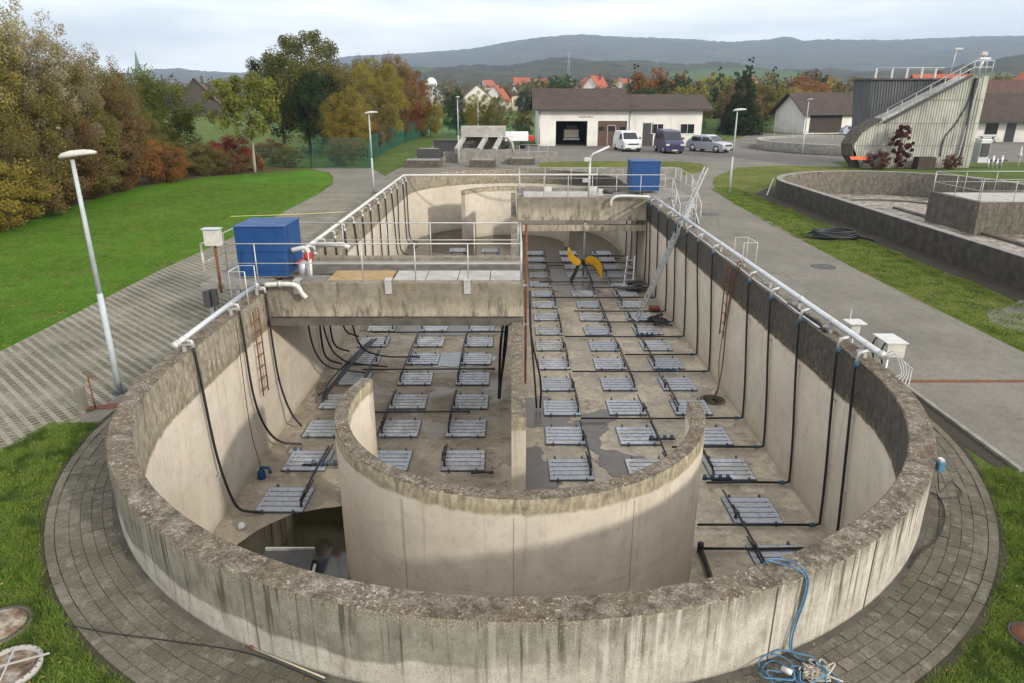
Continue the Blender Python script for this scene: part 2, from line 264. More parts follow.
def m_wallpaint():
    a = Mat('white_wall', .85); n = a.noise(a.pos(), .5, 7, .65); v = a.noise(a.pos(3, 3, .35), .8, 6, .65); z = a.sep(a.pos())[2]
    c = a.ramp(n, [(.35, (.60, .585, .54)), (.6, (.70, .69, .65))]); c = a.mix(a.ramp(v, [(.54, 0), (.7, .35)]), c, (.42, .40, .35)); c = a.mix(a.math('MULTIPLY', a.ramp(z, [(.0, .6), (.8, 0)]), a.ramp(v, [(.4, .4), (.6, 1)])), c, (.34, .32, .27)); a.col(c); M['white_wall'] = a.m
m_wallpaint()
def m_roof():
    a = Mat('weathered_roof', .95); x, y, z = a.sep(a.pos()); n = a.noise(a.pos(), .5, 6, .7); f = a.noise(a.pos(), 5, 5, .7)
    c = a.ramp(a.math('MULTIPLY_ADD', n, .4, a.math('MULTIPLY', f, .6)), [(.35, (.036, .026, .022)), (.5, (.062, .045, .038)), (.66, (.095, .075, .064))])
    row = a.math('FRACT', a.math('MULTIPLY', z, 5)); c = a.mix(a.math('MULTIPLY', a.math('LESS_THAN', row, .18), .5), c, (.03, .024, .02))
    a.col(c); a.bump(f, .5, .05); M['roof'] = a.m
m_roof()
a = Mat('lid_mud', .8); n = a.noise(a.pos(), 6, 7, .7); a.col(a.ramp(n, [(.34, (.05, .035, .025)), (.48, (.17, .12, .08)), (.6, (.30, .28, .24))])); M['lid_mud'] = a.m
def m_silo():
    a = Mat('ribbed_concrete', .9); p = a.pos(); x, y, z = a.sep(p); n = a.noise(p, .6, 7, .6); s = a.noise(a.pos(2, 2, .3), 1, 5, .6)
    c = a.ramp(n, [(.3, (.33, .33, .29)), (.5, (.43, .43, .385)), (.7, (.52, .52, .47))])
    c = a.mix(a.ramp(s, [(.35, .5), (.55, 0)]), c, (.15, .15, .12)); c = a.mix(a.ramp(a.math('MULTIPLY', z, .3), [(0, .5), (.25, 0)]), c, (.16, .14, .11))
    a.col(c); a.bump(n, .3, .02); M['silo'] = a.m
    a = Mat('grey_panel_back', .85); n = a.noise(a.pos(2, 2, .4), 1, 5, .6); a.col(a.ramp(n, [(.3, (.075, .08, .085)), (.7, (.125, .13, .135))])); M['silo_dark'] = a.m
m_silo()
def m_water(name, c, rough, sc=2, bs=.05):
    a = Mat(name, rough, spec=.5); n = a.noise(a.pos(), sc, 5, .6); a.col(a.ramp(n, [(.3, tuple(v * .6 for v in c)), (.7, c)])); a.bump(n, bs, .02); M[name] = a.m
m_water('puddle_brown', (.022, .019, .008), .06); m_water('puddle_film', (.115, .098, .078), .3, 5); m_water('puddle_dark', (.052, .044, .030), .12, 1.2); m_water('film_blue', (.20, .22, .24), .15)
def m_sludge():
    a = Mat('sludge_foam', .8); n = a.noise(a.pos(), .7, 8, .75); f = a.noise(a.pos(1, .5, 1), 4, 7, .8)
    c = a.ramp(f, [(.34, (.05, .035, .022)), (.44, (.17, .135, .10)), (.53, (.30, .275, .24)), (.7, (.42, .40, .37))])
    c = a.mix(a.ramp(n, [(.40, .8), (.50, 0)]), c, (.07, .05, .032)); a.col(c); a.rough(a.ramp(n, [(.42, .3), (.56, .9)])); a.bump(f, .6, .05); M['sludge'] = a.m
m_sludge()
def m_hill():
    a = Mat('wooded_hill', .95, spec=.05); p = a.pos(); x, y, z = a.sep(p); big = a.noise(p, .0022, 6, .6); f = a.noise(p, .011, 9, .8); g = a.noise(p, .05, 5, .8)
    forest = a.ramp(a.math('MULTIPLY_ADD', f, .6, a.math('MULTIPLY', g, .4)), [(.38, (.010, .018, .010)), (.46, (.035, .045, .022)), (.54, (.075, .068, .034)), (.62, (.14, .10, .045))])
    fl = a.vor(a.pos(.004, .0022, 0), 1, 'Color'); field = a.mix(.5, a.ramp(a.sep(fl)[0], [(.2, (.07, .13, .04)), (.5, (.16, .15, .075)), (.8, (.09, .15, .05))]), (.10, .13, .05))
    low = a.ramp(a.math('MULTIPLY_ADD', z, .01, a.math('MULTIPLY', big, -.9)), [(.02, 0), (.12, 1)])
    low = a.math('MAXIMUM', low, a.ramp(a.sep(fl)[1], [(.22, 0), (.25, 1)]))
    a.col(a.mix(low, field, forest)); a.bump(f, 1, 12); M['hill'] = a.m
m_hill()

# ------------------------------------------------------------------ mesh helpers
def tag(o, label=None, cat=None, group=None, kind=None):
    if label: o['label'] = label
    if cat: o['category'] = cat
    if group: o['group'] = group
    if kind: o['kind'] = kind
    return o
def thing(name, label, cat, loc=(0, 0, 0), group=None):
    o = bpy.data.objects.new(name, None); o.empty_display_size = .2; C.objects.link(o); o.location = loc
    return tag(o, label, cat, group)
def wloc(o):
    v = Vector(o.location)
    while o.parent: o = o.parent; v += o.location
    return v
class MB:
    def __init__(s): s.v = []; s.f = []; s.m = []; s.sm = []; s.cur = 0
    def add(s, vs, fs, smooth=False):
        b = len(s.v); s.v += [tuple(q) for q in vs]
        for f in fs: s.f.append(tuple(b + i for i in f)); s.m.append(s.cur); s.sm.append(smooth)
        return s
    def bb(s, x0, x1, y0, y1, z0, z1, bev=0):
        vs = [(x, y, z) for z in (z0, z1) for y in (y0, y1) for x in (x0, x1)]
        return s.add(vs, [(0, 2, 3, 1), (4, 5, 7, 6), (0, 1, 5, 4), (2, 6, 7, 3), (0, 4, 6, 2), (1, 3, 7, 5)])
    def bar(s, a, b, wd, h=None, up=(0, 0, 1)):
        h = h or wd; a = Vector(a); b = Vector(b); d = (b - a).normalized(); u = Vector(up)
        if abs(d.dot(u)) > .98: u = Vector((1, 0, 0))
        sx = d.cross(u).normalized(); uy = sx.cross(d).normalized(); vs = []
        for p in (a, b):
            for i, j in ((-1, -1), (1, -1), (1, 1), (-1, 1)): vs.append(p + sx * i * wd / 2 + uy * j * h / 2)
        return s.add(vs, [(0, 1, 2, 3), (7, 6, 5, 4), (0, 4, 5, 1), (1, 5, 6, 2), (2, 6, 7, 3), (3, 7, 4, 0)])
    def tube(s, pts, r, n=8, r2=None, closed=False):
        pts = [Vector(p) for p in pts]; rings = []; k = len(pts); prev = None; vs = []; fs = []
        for i, p in enumerate(pts):
            d = (pts[min(i + 1, k - 1)] - pts[max(i - 1, 0)])
            if d.length < 1e-9: d = Vector((0, 0, 1))
            d.normalize()
            if prev is None: u = d.cross(Vector((0, 0, 1)) if abs(d.z) < .9 else Vector((1, 0, 0))).normalized()
            else:
                u = prev - d * prev.dot(d); u = u.normalized() if u.length > 1e-6 else d.orthogonal().normalized()
            prev = u; v = d.cross(u); rr = r if r2 is None else r + (r2 - r) * i / (k - 1)
            for j in range(n): t = 2 * PI * j / n; vs.append(p + u * math.cos(t) * rr + v * math.sin(t) * rr)
        for i in range(k - 1):
            for j in range(n): a = i * n + j; b = i * n + (j + 1) % n; fs.append((a, b, b + n, a + n))
        fs.append(tuple(range(n))[::-1]); fs.append(tuple((k - 1) * n + j for j in range(n)))
        return s.add(vs, fs, True)
    def prism(s, poly, z0, z1):
        n = len(poly); vs = [(x, y, z0) for x, y in poly] + [(x, y, z1) for x, y in poly]
        return s.add(vs, [tuple(range(n))[::-1], tuple(range(n, 2 * n))] + [(i, (i + 1) % n, n + (i + 1) % n, n + i) for i in range(n)])
    def sheet(s, poly, z): return s.add([(x, y, z) for x, y in poly], [tuple(range(len(poly)))])
    def xz(s, poly, y0, y1):
        n = len(poly); vs = [(x, y0, z) for x, z in poly] + [(x, y1, z) for x, z in poly]
        return s.add(vs, [tuple(range(n)), tuple(range(n, 2 * n))[::-1]] + [(i, n + i, n + (i + 1) % n, (i + 1) % n) for i in range(n)])
    def disc(s, c, r, z0, z1, n=24): return s.prism([(c[0] + r * math.cos(2 * PI * i / n), c[1] + r * math.sin(2 * PI * i / n)) for i in range(n)], z0, z1)
    def lathe(s, prof, c=(0, 0, 0), n=16):
        vs = []; fs = []
        for r, z in prof:
            for j in range(n): t = 2 * PI * j / n; vs.append((c[0] + r * math.cos(t), c[1] + r * math.sin(t), c[2] + z))
        for i in range(len(prof) - 1):
            for j in range(n): a = i * n + j; b = i * n + (j + 1) % n; fs.append((a, b, b + n, a + n))
        fs.append(tuple(range(n))[::-1]); fs.append(tuple((len(prof) - 1) * n + j for j in range(n)))
        return s.add(vs, fs, True)
    def build(s, name, mats, parent=None, bevel=0):
        me = bpy.data.meshes.new(name); off = wloc(parent) if parent else Vector((0, 0, 0))
        me.from_pydata([(a - off.x, b - off.y, c - off.z) for a, b, c in s.v], [], s.f)
        for mt in (mats if isinstance(mats, (list, tuple)) else [mats]): me.materials.append(M[mt])
        me.polygons.foreach_set('material_index', s.m); me.polygons.foreach_set('use_smooth', s.sm); me.update()
        o = bpy.data.objects.new(name, me); C.objects.link(o)
        if parent: o.parent = parent
        if bevel:
            b = o.modifiers.new('bevel', 'BEVEL'); b.width = bevel; b.segments = 2; b.limit_method = 'ANGLE'
        return o
def copy_tree(o, parent=None):
    c = o.copy(); C.objects.link(c)
    if parent: c.parent = parent
    for ch in list(o.children): copy_tree(ch, c)
    return c
ORD = ['first', 'second', 'third', 'fourth', 'fifth', 'sixth', 'seventh', 'eighth', 'ninth', 'tenth', 'eleventh', 'twelfth', 'thirteenth', 'fourteenth', 'fifteenth', 'sixteenth', 'seventeenth', 'eighteenth', 'nineteenth', 'twentieth']
def curve(pts, n=8):
    P = [Vector(p) for p in pts]; P = [P[0] * 2 - P[1]] + P + [P[-1] * 2 - P[-2]]; out = []
    for i in range(1, len(P) - 2):
        for k in range(n):
            t = k / n; a, b, c, d = P[i - 1:i + 3]
            out.append(.5 * (2 * b + (c - a) * t + (2 * a - 5 * b + 4 * c - d) * t * t + (3 * b - a - 3 * c + d) * t ** 3))
    out.append(P[-2]); return out

# ------------------------------------------------------------------ layout constants
CX, Y0, Y1 = .14, 11.35, 39.9      # first tank: axis and the centres of its two round ends
RO, RI, ZT, ZF = 6.35, 6.02, .94, -2.75
TX, TY0, TY1 = 21.3, 4.0, 38.7     # second tank
def stadium(cx, ya, yb, r, n=40):
    return [(cx + r * math.cos(a), yb + r * math.sin(a)) for a in [PI * i / n for i in range(n + 1)]] + \
           [(cx + r * math.cos(a), ya + r * math.sin(a)) for a in [PI + PI * i / n for i in range(n + 1)]]
def ring_mesh(cx, ya, yb, ro, ri, z0, z1, n=64, zin=None):
    """closed oval wall; material slots 0 top, 1 outside, 2 inside"""
    b = MB(); o = stadium(cx, ya, yb, ro, n); i = stadium(cx, ya, yb, ri, n)
    def dense(l):
        out = []
        for k, p in enumerate(l):
            q = l[(k + 1) % len(l)]; d = math.dist(p, q); m = max(1, int(d / 1.0)) if d > 2 else 1
            for j in range(m): out.append((p[0] + (q[0] - p[0]) * j / m, p[1] + (q[1] - p[1]) * j / m))
        return out
    o = dense(o); i = dense(i); k = len(o); c = .018
    zi = z0 if zin is None else zin
    prof_o = [(0, z0), (0, z1 - c)]; L = []
    # rows: outer bottom, outer top edge, chamfer out, chamfer in, inner top edge, inner bottom
    def off(a, bb, t): return (a[0] + (bb[0] - a[0]) * t, a[1] + (bb[1] - a[1]) * t)
    th = ro - ri; rows = [[(*a, z0) for a in o], [(*a, z1 - c) for a in o], [(*off(a, q, c / th), z1) for a, q in zip(o, i)], [(*off(q, a, c / th), z1) for a, q in zip(o, i)], [(*q, z1 - c) for q in i], [(*q, zi) for q in i]]
    vs = [p for r in rows for p in r]
    for rr in range(5):
        b.cur = 1 if rr == 0 else (2 if rr == 4 else 0)
        b.add([], [])
        base = 0
        for j in range(k):
            a0 = rr * k + j; a1 = rr * k + (j + 1) % k
            b.f.append((a0, a1, a1 + k, a0 + k)); b.m.append(b.cur); b.sm.append(rr in (0, 4))
    b.v = vs; return b
def arc_wall(cx, cy, ro, ri, a0, a1, z0, z1, n=48):
    b = MB(); c = .015; rows = []
    for i in range(n + 1):
        t = a0 + (a1 - a0) * i / n; u = (math.cos(t), math.sin(t))
        for r, z in ((ro, z0), (ro, z1 - c), (ro - c, z1), (ri + c, z1), (ri, z1 - c), (ri, z0)): rows.append((cx + r * u[0], cy + r * u[1], z))
    b.v = rows
    for i in range(n):
        for k in range(5):
            a = i * 6 + k; b.f.append((a, a + 6, a + 7, a + 1)); b.m.append(0 if k in (1, 2, 3) else 1); b.sm.append(k in (0, 4))
    for i in (0, n): b.f.append(tuple(i * 6 + k for k in range(6))); b.m.append(1); b.sm.append(False)
    return b

# ------------------------------------------------------------------ ground with two openings
def holed_plane(name, outer, holes, z, mat):
    import bmesh
    bm = bmesh.new(); ed = []
    for lp in [outer] + holes:
        vs = [bm.verts.new((x, y, z)) for x, y in lp]
        for i in range(len(vs)): ed.append(bm.edges.new((vs[i], vs[(i + 1) % len(vs)])))
    bmesh.ops.triangle_fill(bm, use_beauty=True, use_dissolve=False, edges=ed)
    for f in bm.faces:
        if f.normal.z < 0: f.normal_flip()
    me = bpy.data.meshes.new(name); bm.to_mesh(me); bm.free(); me.materials.append(M[mat])
    o = bpy.data.objects.new(name, me); C.objects.link(o); o['kind'] = 'structure'; return o
BIG = 9000
holed_plane('ground', [(-BIG, -BIG), (BIG, -BIG), (BIG, BIG), (-BIG, BIG)], [stadium(CX, Y0, Y1, RO - .08), stadium(TX, TY0, TY1, RO - .03)], 0, 'grass_ground')
def struct(name, b, mat): o = b.build(name, mat); o['kind'] = 'structure'; return o
struct('lawn', MB().sheet([(-11.3, 5), (-11.35, 16), (-11.45, 22), (-11.1, 30), (-11.15, 40), (-11.7, 46), (-12.6, 50), (-13.9, 53.4), (-16.3, 55), (-18.4, 53), (-21.5, 49.5), (-23.2, 45), (-23.1, 40), (-22.2, 33.4), (-21, 28), (-20, 20), (-20, 5)], .006), 'lawn')
struct('hedge_ground', MB().sheet([(-20, 5), (-20.3, 20), (-21.2, 28), (-22.4, 33.4), (-23.3, 40), (-23.4, 45), (-21.7, 49.7), (-18.5, 53.3), (-16.4, 55.3), (-16.6, 57.5), (-22, 59), (-34, 60), (-44, 40), (-40, 5)], .004), 'litter')
struct('paver_road', MB().sheet([(-7.42, 12.6), (-7.42, 41), (-11.2, 41), (-11.1, 30), (-11.45, 22), (-11.35, 16), (-11.3, 3), (-9.0, 3), (-8.5, 8.5), (-8.1, 10.1), (-7.75, 10.9), (-7.42, 11.6)], .010), 'paver')
struct('wall_strip', MB().sheet([(-6.1, 12.0), (-6.1, 41), (-7.42, 41), (-7.42, 11.6), (-7.72, 10.9), (-6.9, 10.85)], .012), 'plinth')
struct('asphalt_path', MB().sheet([(-6.1, 40.95), (-6.3, 44), (-8.0, 48), (-11.2, 56.7), (-15.9, 56.7), (-14.8, 54.6), (-13.6, 53.2), (-12.5, 50), (-11.6, 46), (-11.15, 40.95)], .008), 'asphalt')
struct('road', MB().sheet([(6.25, 12.7), (7.74, 12.7), (7.72, -6), (11.3, -6), (11.35, 14.5), (11.3, 18.6), (11.3, 22), (11.45, 26), (11.75, 31.5), (11.75, 36.6), (12.2, 41), (12.95, 45.3), (14, 49), (15.4, 52), (18.2, 56.9), (22, 58.6), (27, 57.4), (27.6, 60.5), (27.6, 63), (2, 63), (2, 47), (5, 46), (6.3, 42)], .010), 'asphalt')
struct('yard', MB().sheet([(-2.7, 62), (27.6, 62), (37, 63.2), (45, 61), (80, 61), (80, 88), (63, 90), (45, 110), (38, 113), (30, 96), (25, 88), (24, 82.5), (-9, 82.5), (-9, 66)], .014), 'yard_asphalt')
struct('gravel_yard', MB().sheet([(-8.6, 47.5), (-9.0, 52), (-8.6, 60), (-9, 66.5), (2.3, 66.5), (2.3, 47), (0, 46.3)], .018), 'gravel')
struct('grass_patch', MB().sheet([(2.4, 49), (2.3, 60.3), (4.4, 62.2), (9, 62.6), (14.8, 62.2), (16.2, 60.5), (15.9, 57), (14.4, 53.3), (12, 50.6), (9, 49.2), (5, 48.7)], .024), 'strip')
struct('grass_strip', MB().sheet([(11.35, 8), (11.35, 14.5), (11.3, 18.6), (11.3, 22), (11.45, 26), (11.75, 31.5), (11.75, 36.6), (12.2, 41), (12.95, 45.3), (14, 49), (15.4, 52), (18.2, 56.9), (22, 58.6), (27, 57.3), (24, 50), (20, 46.5), (16.5, 44.5), (14.2, 41), (14.1, 30), (14.1, 8)], .004), 'strip')
struct('soil_edge', MB().sheet([(14.05 + .12 * math.sin(y * 1.3) + .08 * math.sin(y * 3.1), y) for y in [8 + .8 * i for i in range(42)]] + [(16.2, 44.2), (18, 45.6), (18.4, 44), (14.95, 38), (14.95, 8)], .008), 'soil')
struct('worn_track', MB().sheet([(12.0, 16.5), (12.6, 17.6), (13.4, 17.9), (14.2, 18.6), (14.3, 17.4), (13.1, 16.4), (12.3, 15.7)], .010), 'gravel')
struct('gravel_bed', MB().sheet([(7.42, 9.3), (7.69, 9.45), (7.70, 12.55), (7.3, 12.3), (7.2, 11.4)], .006), 'soil')
struct('cast_kerb', MB().bb(7.66, 7.74, 9.2, 12.62, -.1, .05), 'conc_grey')
struct('drain_channel', MB().bb(6.6, 11.3, 12.66, 12.78, .0, .018), 'rust')
struct('far_meadow', MB().sheet([(-40, 120), (-9, 108), (4, 95), (8, 150), (30, 230), (-140, 330)], .006), 'meadow')
# ring pavement of small blocks round the near end
def pavement():
    b = MB(); b.cur = 0; z = .012
    rows = [(6.42, 6.54), (6.54, 6.67), (6.67, 6.80), (6.80, 6.93), (6.93, 7.089)]
    a0, a1 = R(178), R(366)
    for k, (r0, r1) in enumerate(rows):
        n = int((a1 - a0) * r0 / .165)
        for i in range(n):
            t0 = a0 + (a1 - a0) * (i + .02 + .5 * (k % 2)) / n; t1 = a0 + (a1 - a0) * (i + .98 + .5 * (k % 2)) / n; zz = .030 + random.uniform(-.007, .005)
            p = [(CX + r * math.cos(t), Y0 + r * math.sin(t)) for r, t in ((r0 + .003, t0), (r1 - .003, t0), (r1 - .003, t1), (r0 + .003, t1))]
            b.prism(p, .0, zz)
    n = 48
    for i in range(n):
        t0 = a0 + (a1 - a0) * (i + .01) / n; t1 = a0 + (a1 - a0) * (i + .99) / n
        t2 = (t0 + t1) / 2; zz = .036 + random.uniform(-.006, .006)
        p = [(CX + r * math.cos(t), Y0 + r * math.sin(t)) for r, t in ((7.095, t0), (7.20, t0), (7.20, t2), (7.20, t1), (7.095, t1), (7.095, t2))]
        b.prism(p, -.02, zz)
    struct('ring_pavement', b, 'blocks')
    b = MB(); n = 90; vs = []; fs = []
    for i in range(n + 1):
        t = a0 + (a1 - a0) * i / n
        for r in (6.3, 7.30): vs.append((CX + r * math.cos(t), Y0 + r * math.sin(t), .016))
    for i in range(n): fs.append((2 * i, 2 * i + 1, 2 * i + 3, 2 * i + 2))
    b.add(vs, fs); struct('pavement_bed', b, 'joint')
    b = MB(); vs = []; fs = []
    for i in range(n + 1):
        t = a0 + (a1 - a0) * i / n
        for r in (6.34, 6.43): vs.append((CX + r * math.cos(t), Y0 + r * math.sin(t), .030))
    for i in range(n): fs.append((2 * i, 2 * i + 1, 2 * i + 3, 2 * i + 2))
    b.add(vs, fs); struct('footing_strip', b, 'conc_dark')
pavement()

# ------------------------------------------------------------------ hills
def hills():
    import bisect
    prof = [(-400, 80), (0, 78), (140, 74), (160, 71), (185, 70), (215, 74), (255, 74), (300, 68), (340, 61), (360, 58), (430, 55), (480, 51), (520, 44), (545, 40), (580, 38.5), (605, 40), (650, 42), (690, 43), (730, 45), (765, 43.5), (776, 41), (786, 41), (795, 44), (850, 43.5), (900, 42.5), (960, 41), (1024, 39.5), (1400, 38)]
    low = [(-400, 86), (0, 86), (200, 85), (330, 78), (420, 70), (470, 68), (520, 64), (600, 62), (640, 63), (700, 66), (760, 69), (850, 72), (930, 75), (960, 64), (1000, 58), (1024, 57), (1400, 55)]
    def ip(t, x):
        k = min(max(bisect.bisect([a for a, _ in t], x), 1), len(t) - 1); a, b = t[k - 1], t[k]; f = (x - a[0]) / (b[0] - a[0]); return a[1] + (b[1] - a[1]) * min(1, max(0, f))
    na, nr = 340, 90; rs = [260 * (4600 / 260) ** (i / (nr - 1)) for i in range(nr)]; vs = []
    for i, r in enumerate(rs):
        for j in range(na):
            az = -.85 + 1.7 * j / (na - 1); x = 512 + 693.6 * math.tan(az) * 1.06   # picture column of this bearing, roughly
            cz = math.cos(az)
            zr = CH + (96.8 - ip(prof, x)) / 693.6 * 4200 * cz * .889; zl = CH + (96.8 - ip(low, x)) / 693.6 * 1500 * cz * .889
            def bump(c, w_): u = (r - c) / w_; return math.exp(-u * u)
            s = max(0, min(1, (r - 300) / 3900)); s = s * s * (3 - 2 * s)
            z = max(zr * (s ** 2.0), zl * bump(1500, 600)) if r < 4200 else zr * (1 - (r - 4200) / 1400)
            z += (math.sin(az * 31 + r * .004) + math.sin(az * 57 - r * .006)) * min(5, r * .002) * (1 if r < 3600 else .25) + random.uniform(-1, 1) * min(3, r * .0016)
            z -= 4 * (1 - min(1, (r - 260) / 350))
            vs.append((r * math.sin(az), r * math.cos(az), z))
    fs = [(i * na + j, i * na + j + 1, (i + 1) * na + j + 1, (i + 1) * na + j) for i in range(nr - 1) for j in range(na - 1)]
    b = MB(); b.add(vs, fs, True); struct('hills', b, 'hill')
hills()
hz = Mat('haze_air'); t = hz.t; t.nodes.remove(hz.b); pv = t.nodes.new('ShaderNodeVolumePrincipled'); pv.inputs['Density'].default_value = .00021; pv.inputs['Color'].default_value = (.60, .76, 1, 1); pv.inputs['Anisotropy'].default_value = .2
t.links.new(pv.outputs[0], t.nodes['Material Output'].inputs['Volume']); M['haze'] = hz.m
HZ = MB().bb(-5200, 5200, -60, 5600, -6, 460).build('haze', 'haze'); HZ['kind'] = 'stuff'

# ------------------------------------------------------------------ the empty tank
tank = thing('aeration_tank', 'large empty oval concrete aeration tank with mossy wall top in the foreground', 'tank', (CX, Y0, 0))
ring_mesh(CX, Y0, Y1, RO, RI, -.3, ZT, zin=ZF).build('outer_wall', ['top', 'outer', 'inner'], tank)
MB().prism(stadium(CX, Y0, Y1, RI + .02), ZF - .2, ZF).build('tank_floor', 'floor', tank)
b = MB(); b.cur = 1; b.bb(.01, .26, 10.72, Y1, ZF, .188); b.cur = 0; b.bb(.011, .259, 10.721, Y1, .188, .2)
b.build('centre_wall', ['top', 'guide'], tank)
arc_wall(.15, Y0 + .05, 3.24, 3.0, R(160.5), R(359), ZF, .2).build('guide_wall', ['top', 'guide'], tank)
arc_wall(.15, Y1, 3.24, 3.0, R(160), R(-15), ZF, .2).build('guide_wall', ['top', 'guide'], tank)
# expansion joints on the outer face and top
for deg in (203, 245, 292.4, 306, 325):
    b = MB()
    t_ = R(deg); u = (math.cos(t_), math.sin(t_)); 
    b.bar((CX + u[0] * (RO + .001), Y0 + u[1] * (RO + .001), .03), (CX + u[0] * (RO + .001), Y0 + u[1] * (RO + .001), ZT - .02), .012, .012)
    b.bar((CX + u[0] * RI, Y0 + u[1] * RI, ZT), (CX + u[0] * RO, Y0 + u[1] * RO, ZT), .010 if deg == 292.4 else .004, .006)
    b.build('expansion_joint', 'conc_dark', tank)
for deg in (238, 268, 300): t_ = R(deg); MB().bar((.15 + 3.241 * math.cos(t_), Y0 + .05 + 3.241 * math.sin(t_), ZF), (.15 + 3.241 * math.cos(t_), Y0 + .05 + 3.241 * math.sin(t_), -.1), .006, .004).build('wall_joint', 'conc_grey', tank)
# haunch along the floor edge
# water left on the floor
def blob(pts, z, mat, name, label=None):
    p = [tuple(q) for q in pts]; c = curve([(*q, z) for q in p + [p[0]]], 12)[:-1]; ph_ = random.random() * 9; amp = 1 if name == 'wet_patch' else .12; c = [v + amp * Vector((.07 * math.sin(9 * v.y + ph_) + .03 * math.sin(31 * v.y + 17 * v.x) + random.uniform(-.015, .015), .06 * math.sin(11 * v.x - ph_) + .025 * math.sin(27 * v.x + 9 * v.y), 0)) for v in c]
    b = MB().sheet([(q.x, q.y) for q in c], z); o = b.build(name, mat); o['kind'] = 'structure'; return o
blob([(-5.3, 11.1), (-4.95, 11.75), (-4.45, 12.25), (-3.7, 12.5), (-3.1, 12.55), (-2.6, 11), (-2.6, 8.6), (-1.5, 7.2), (-2.5, 6.1), (-4.4, 7.6), (-5.4, 9.6)], ZF + .02, 'puddle_brown', 'standing_water')
blob([(.3, 18.1), (1.0, 18.15), (1.5, 17.5), (1.55, 16.5), (2.0, 17.0), (2.9, 17.3), (2.5, 16.2), (2.2, 15.2), (3.2, 14.5), (3.0, 13.6), (2.2, 13.9), (1.95, 15.0), (1.2, 15.9), (.9, 16.2), (.3, 16.5)], ZF + .012, 'puddle_film', 'wet_patch')
blob([(.3, 15.2), (.7, 15.0), (.85, 14.2), (1.1, 13.5), (.9, 12.6), (.3, 12.8)], ZF + .012, 'puddle_film', 'wet_patch')
blob([(-3.3, 20.6), (-2.2, 20.5), (-.7, 20.7), (-.75, 21.7), (-2.4, 21.75), (-3.4, 21.6)], ZF + .014, 'film_blue', 'wet_patch')
blob([(2.3, 28.6), (3.6, 29.0), (4.2, 31), (3.9, 34), (2.2, 35), (1.9, 32)], ZF + .012, 'puddle_film', 'wet_patch')
blob([(-5.6, 24), (-1, 24), (-.3, 30), (-.4, 42.5), (-2.6, 42.2), (-3.2, 41), (-5.6, 41.5)], ZF + .012, 'puddle_film', 'wet_patch')
blob([(-2.6, 41.6), (-.3, 42.6), (-.3, 40), (-2.4, 39.5)], ZF + .02, 'puddle_brown', 'standing_water')
blob([(.32, 35.2), (2.0, 33.8), (4.6, 34.2), (5.9, 36.5), (5.9, 39.9), (5.2, 43.0), (3.2, 45.2), (.32, 45.8)], ZF + .016, 'puddle_dark', 'standing_water')
blob([(-.1, 36.5), (-2.5, 37.0), (-5.6, 38.5), (-5.6, 41.0), (-4.6, 43.6), (-2.6, 45.3), (-.1, 45.8)], ZF + .016, 'puddle_dark', 'standing_water')
# small pit in the floor by the right wall
pit = thing('floor_sump', 'small dark round sump hole in the tank floor by the right wall', 'drain', (5.7, 17.95, ZF))
MB().disc((5.7, 17.95), .36, ZF, ZF + .012, 28).build('sump_rim', 'conc_dark', pit); MB().disc((5.7, 17.95), .27, ZF + .012, ZF + .018, 24).build('sump_mud', 'puddle_brown', pit)

# ------------------------------------------------------------------ aerator panels
def make_panel(side):
    t = thing('aerator_panel', 'grey aerator panel', 'aerator', (0, 0, 0), 'aerator panels on the tank floor')
    z0 = .026; b = MB(); W, D = .49, .47
    n = 5; sw = 2 * D / n
    for i in range(n): y0 = -D + i * sw; b.bb(-W, W, y0 + .008, y0 + sw - .008, z0, z0 + .022)
    b.build('membrane_sheet', 'plate_metal', t, .004)
    b = MB()
    for y in (-D, D): b.bb(-W - .012, W + .012, y - .012, y + .012, z0 - .02, z0 + .016)
    for x in (-W, W): b.bb(x - .014, x + .014, -D, D, z0 - .022, z0 + .014)
    for i in range(1, n): y = -D + i * sw; b.bb(-W + .08, W - .08, y - .0065, y + .0065, z0 + .0, z0 + .028)
    for x in (-W + .1, W - .1):
        for i in range(1, n): b.bb(x - .013, x + .013, -D + i * sw - .015, -D + i * sw + .015, z0 + .02, z0 + .036)
    b.build('frame', 'plate_bar', t)
    for x in (-.32, .32):
        for y in (-D - .03, D + .03): MB().bb(x - .02, x + .02, y - .025, y + .025, 0, z0 + .07).build('foot', 'plate_bar', t)
    xx = (W - .06) * side; yy = -.30
    b = MB().tube([(xx, yy, z0 + .03), (xx, yy, z0 + .12), (xx + .0, yy + .10, z0 + .13)], .026, 8); b.tube([(xx, yy + .08, z0 + .13), (xx, .62, z0 + .11)], .018, 8)
    b.build('air_inlet', 'black_rubber', t)
    return t
protoR = make_panel(1); protoL = make_panel(-1); used = {1: False, -1: False}
PITCH = 1.67
def put_panel(x, y, side, label, rz=0):
    if not used[side]: used[side] = True; o = protoR if side == 1 else protoL
    else: o = copy_tree(protoR if side == 1 else protoL)
    o.location = (x, y, ZF); o.rotation_euler = (0, 0, rz); o['label'] = label; return o
cols = [(1.38, 0, 14, 'column beside the centre wall', 1), (3.18, 0, 14, 'middle column', 1), (4.97, -2, 14, 'column by the right wall', -1)]
for x, k0, k1, nm, sd_ in cols:
    for k in range(k0, k1 + 1):
        if nm == 'middle column' and k in (10,): continue
        put_panel(x + random.uniform(-.03, .03), 14.03 + PITCH * k + (random.uniform(-.03, .03)), sd_, 'grey aerator panel in the right channel, %s, %s from the front' % (nm, ORD[k - k0 + 0]), R(random.uniform(-.8, .8)))
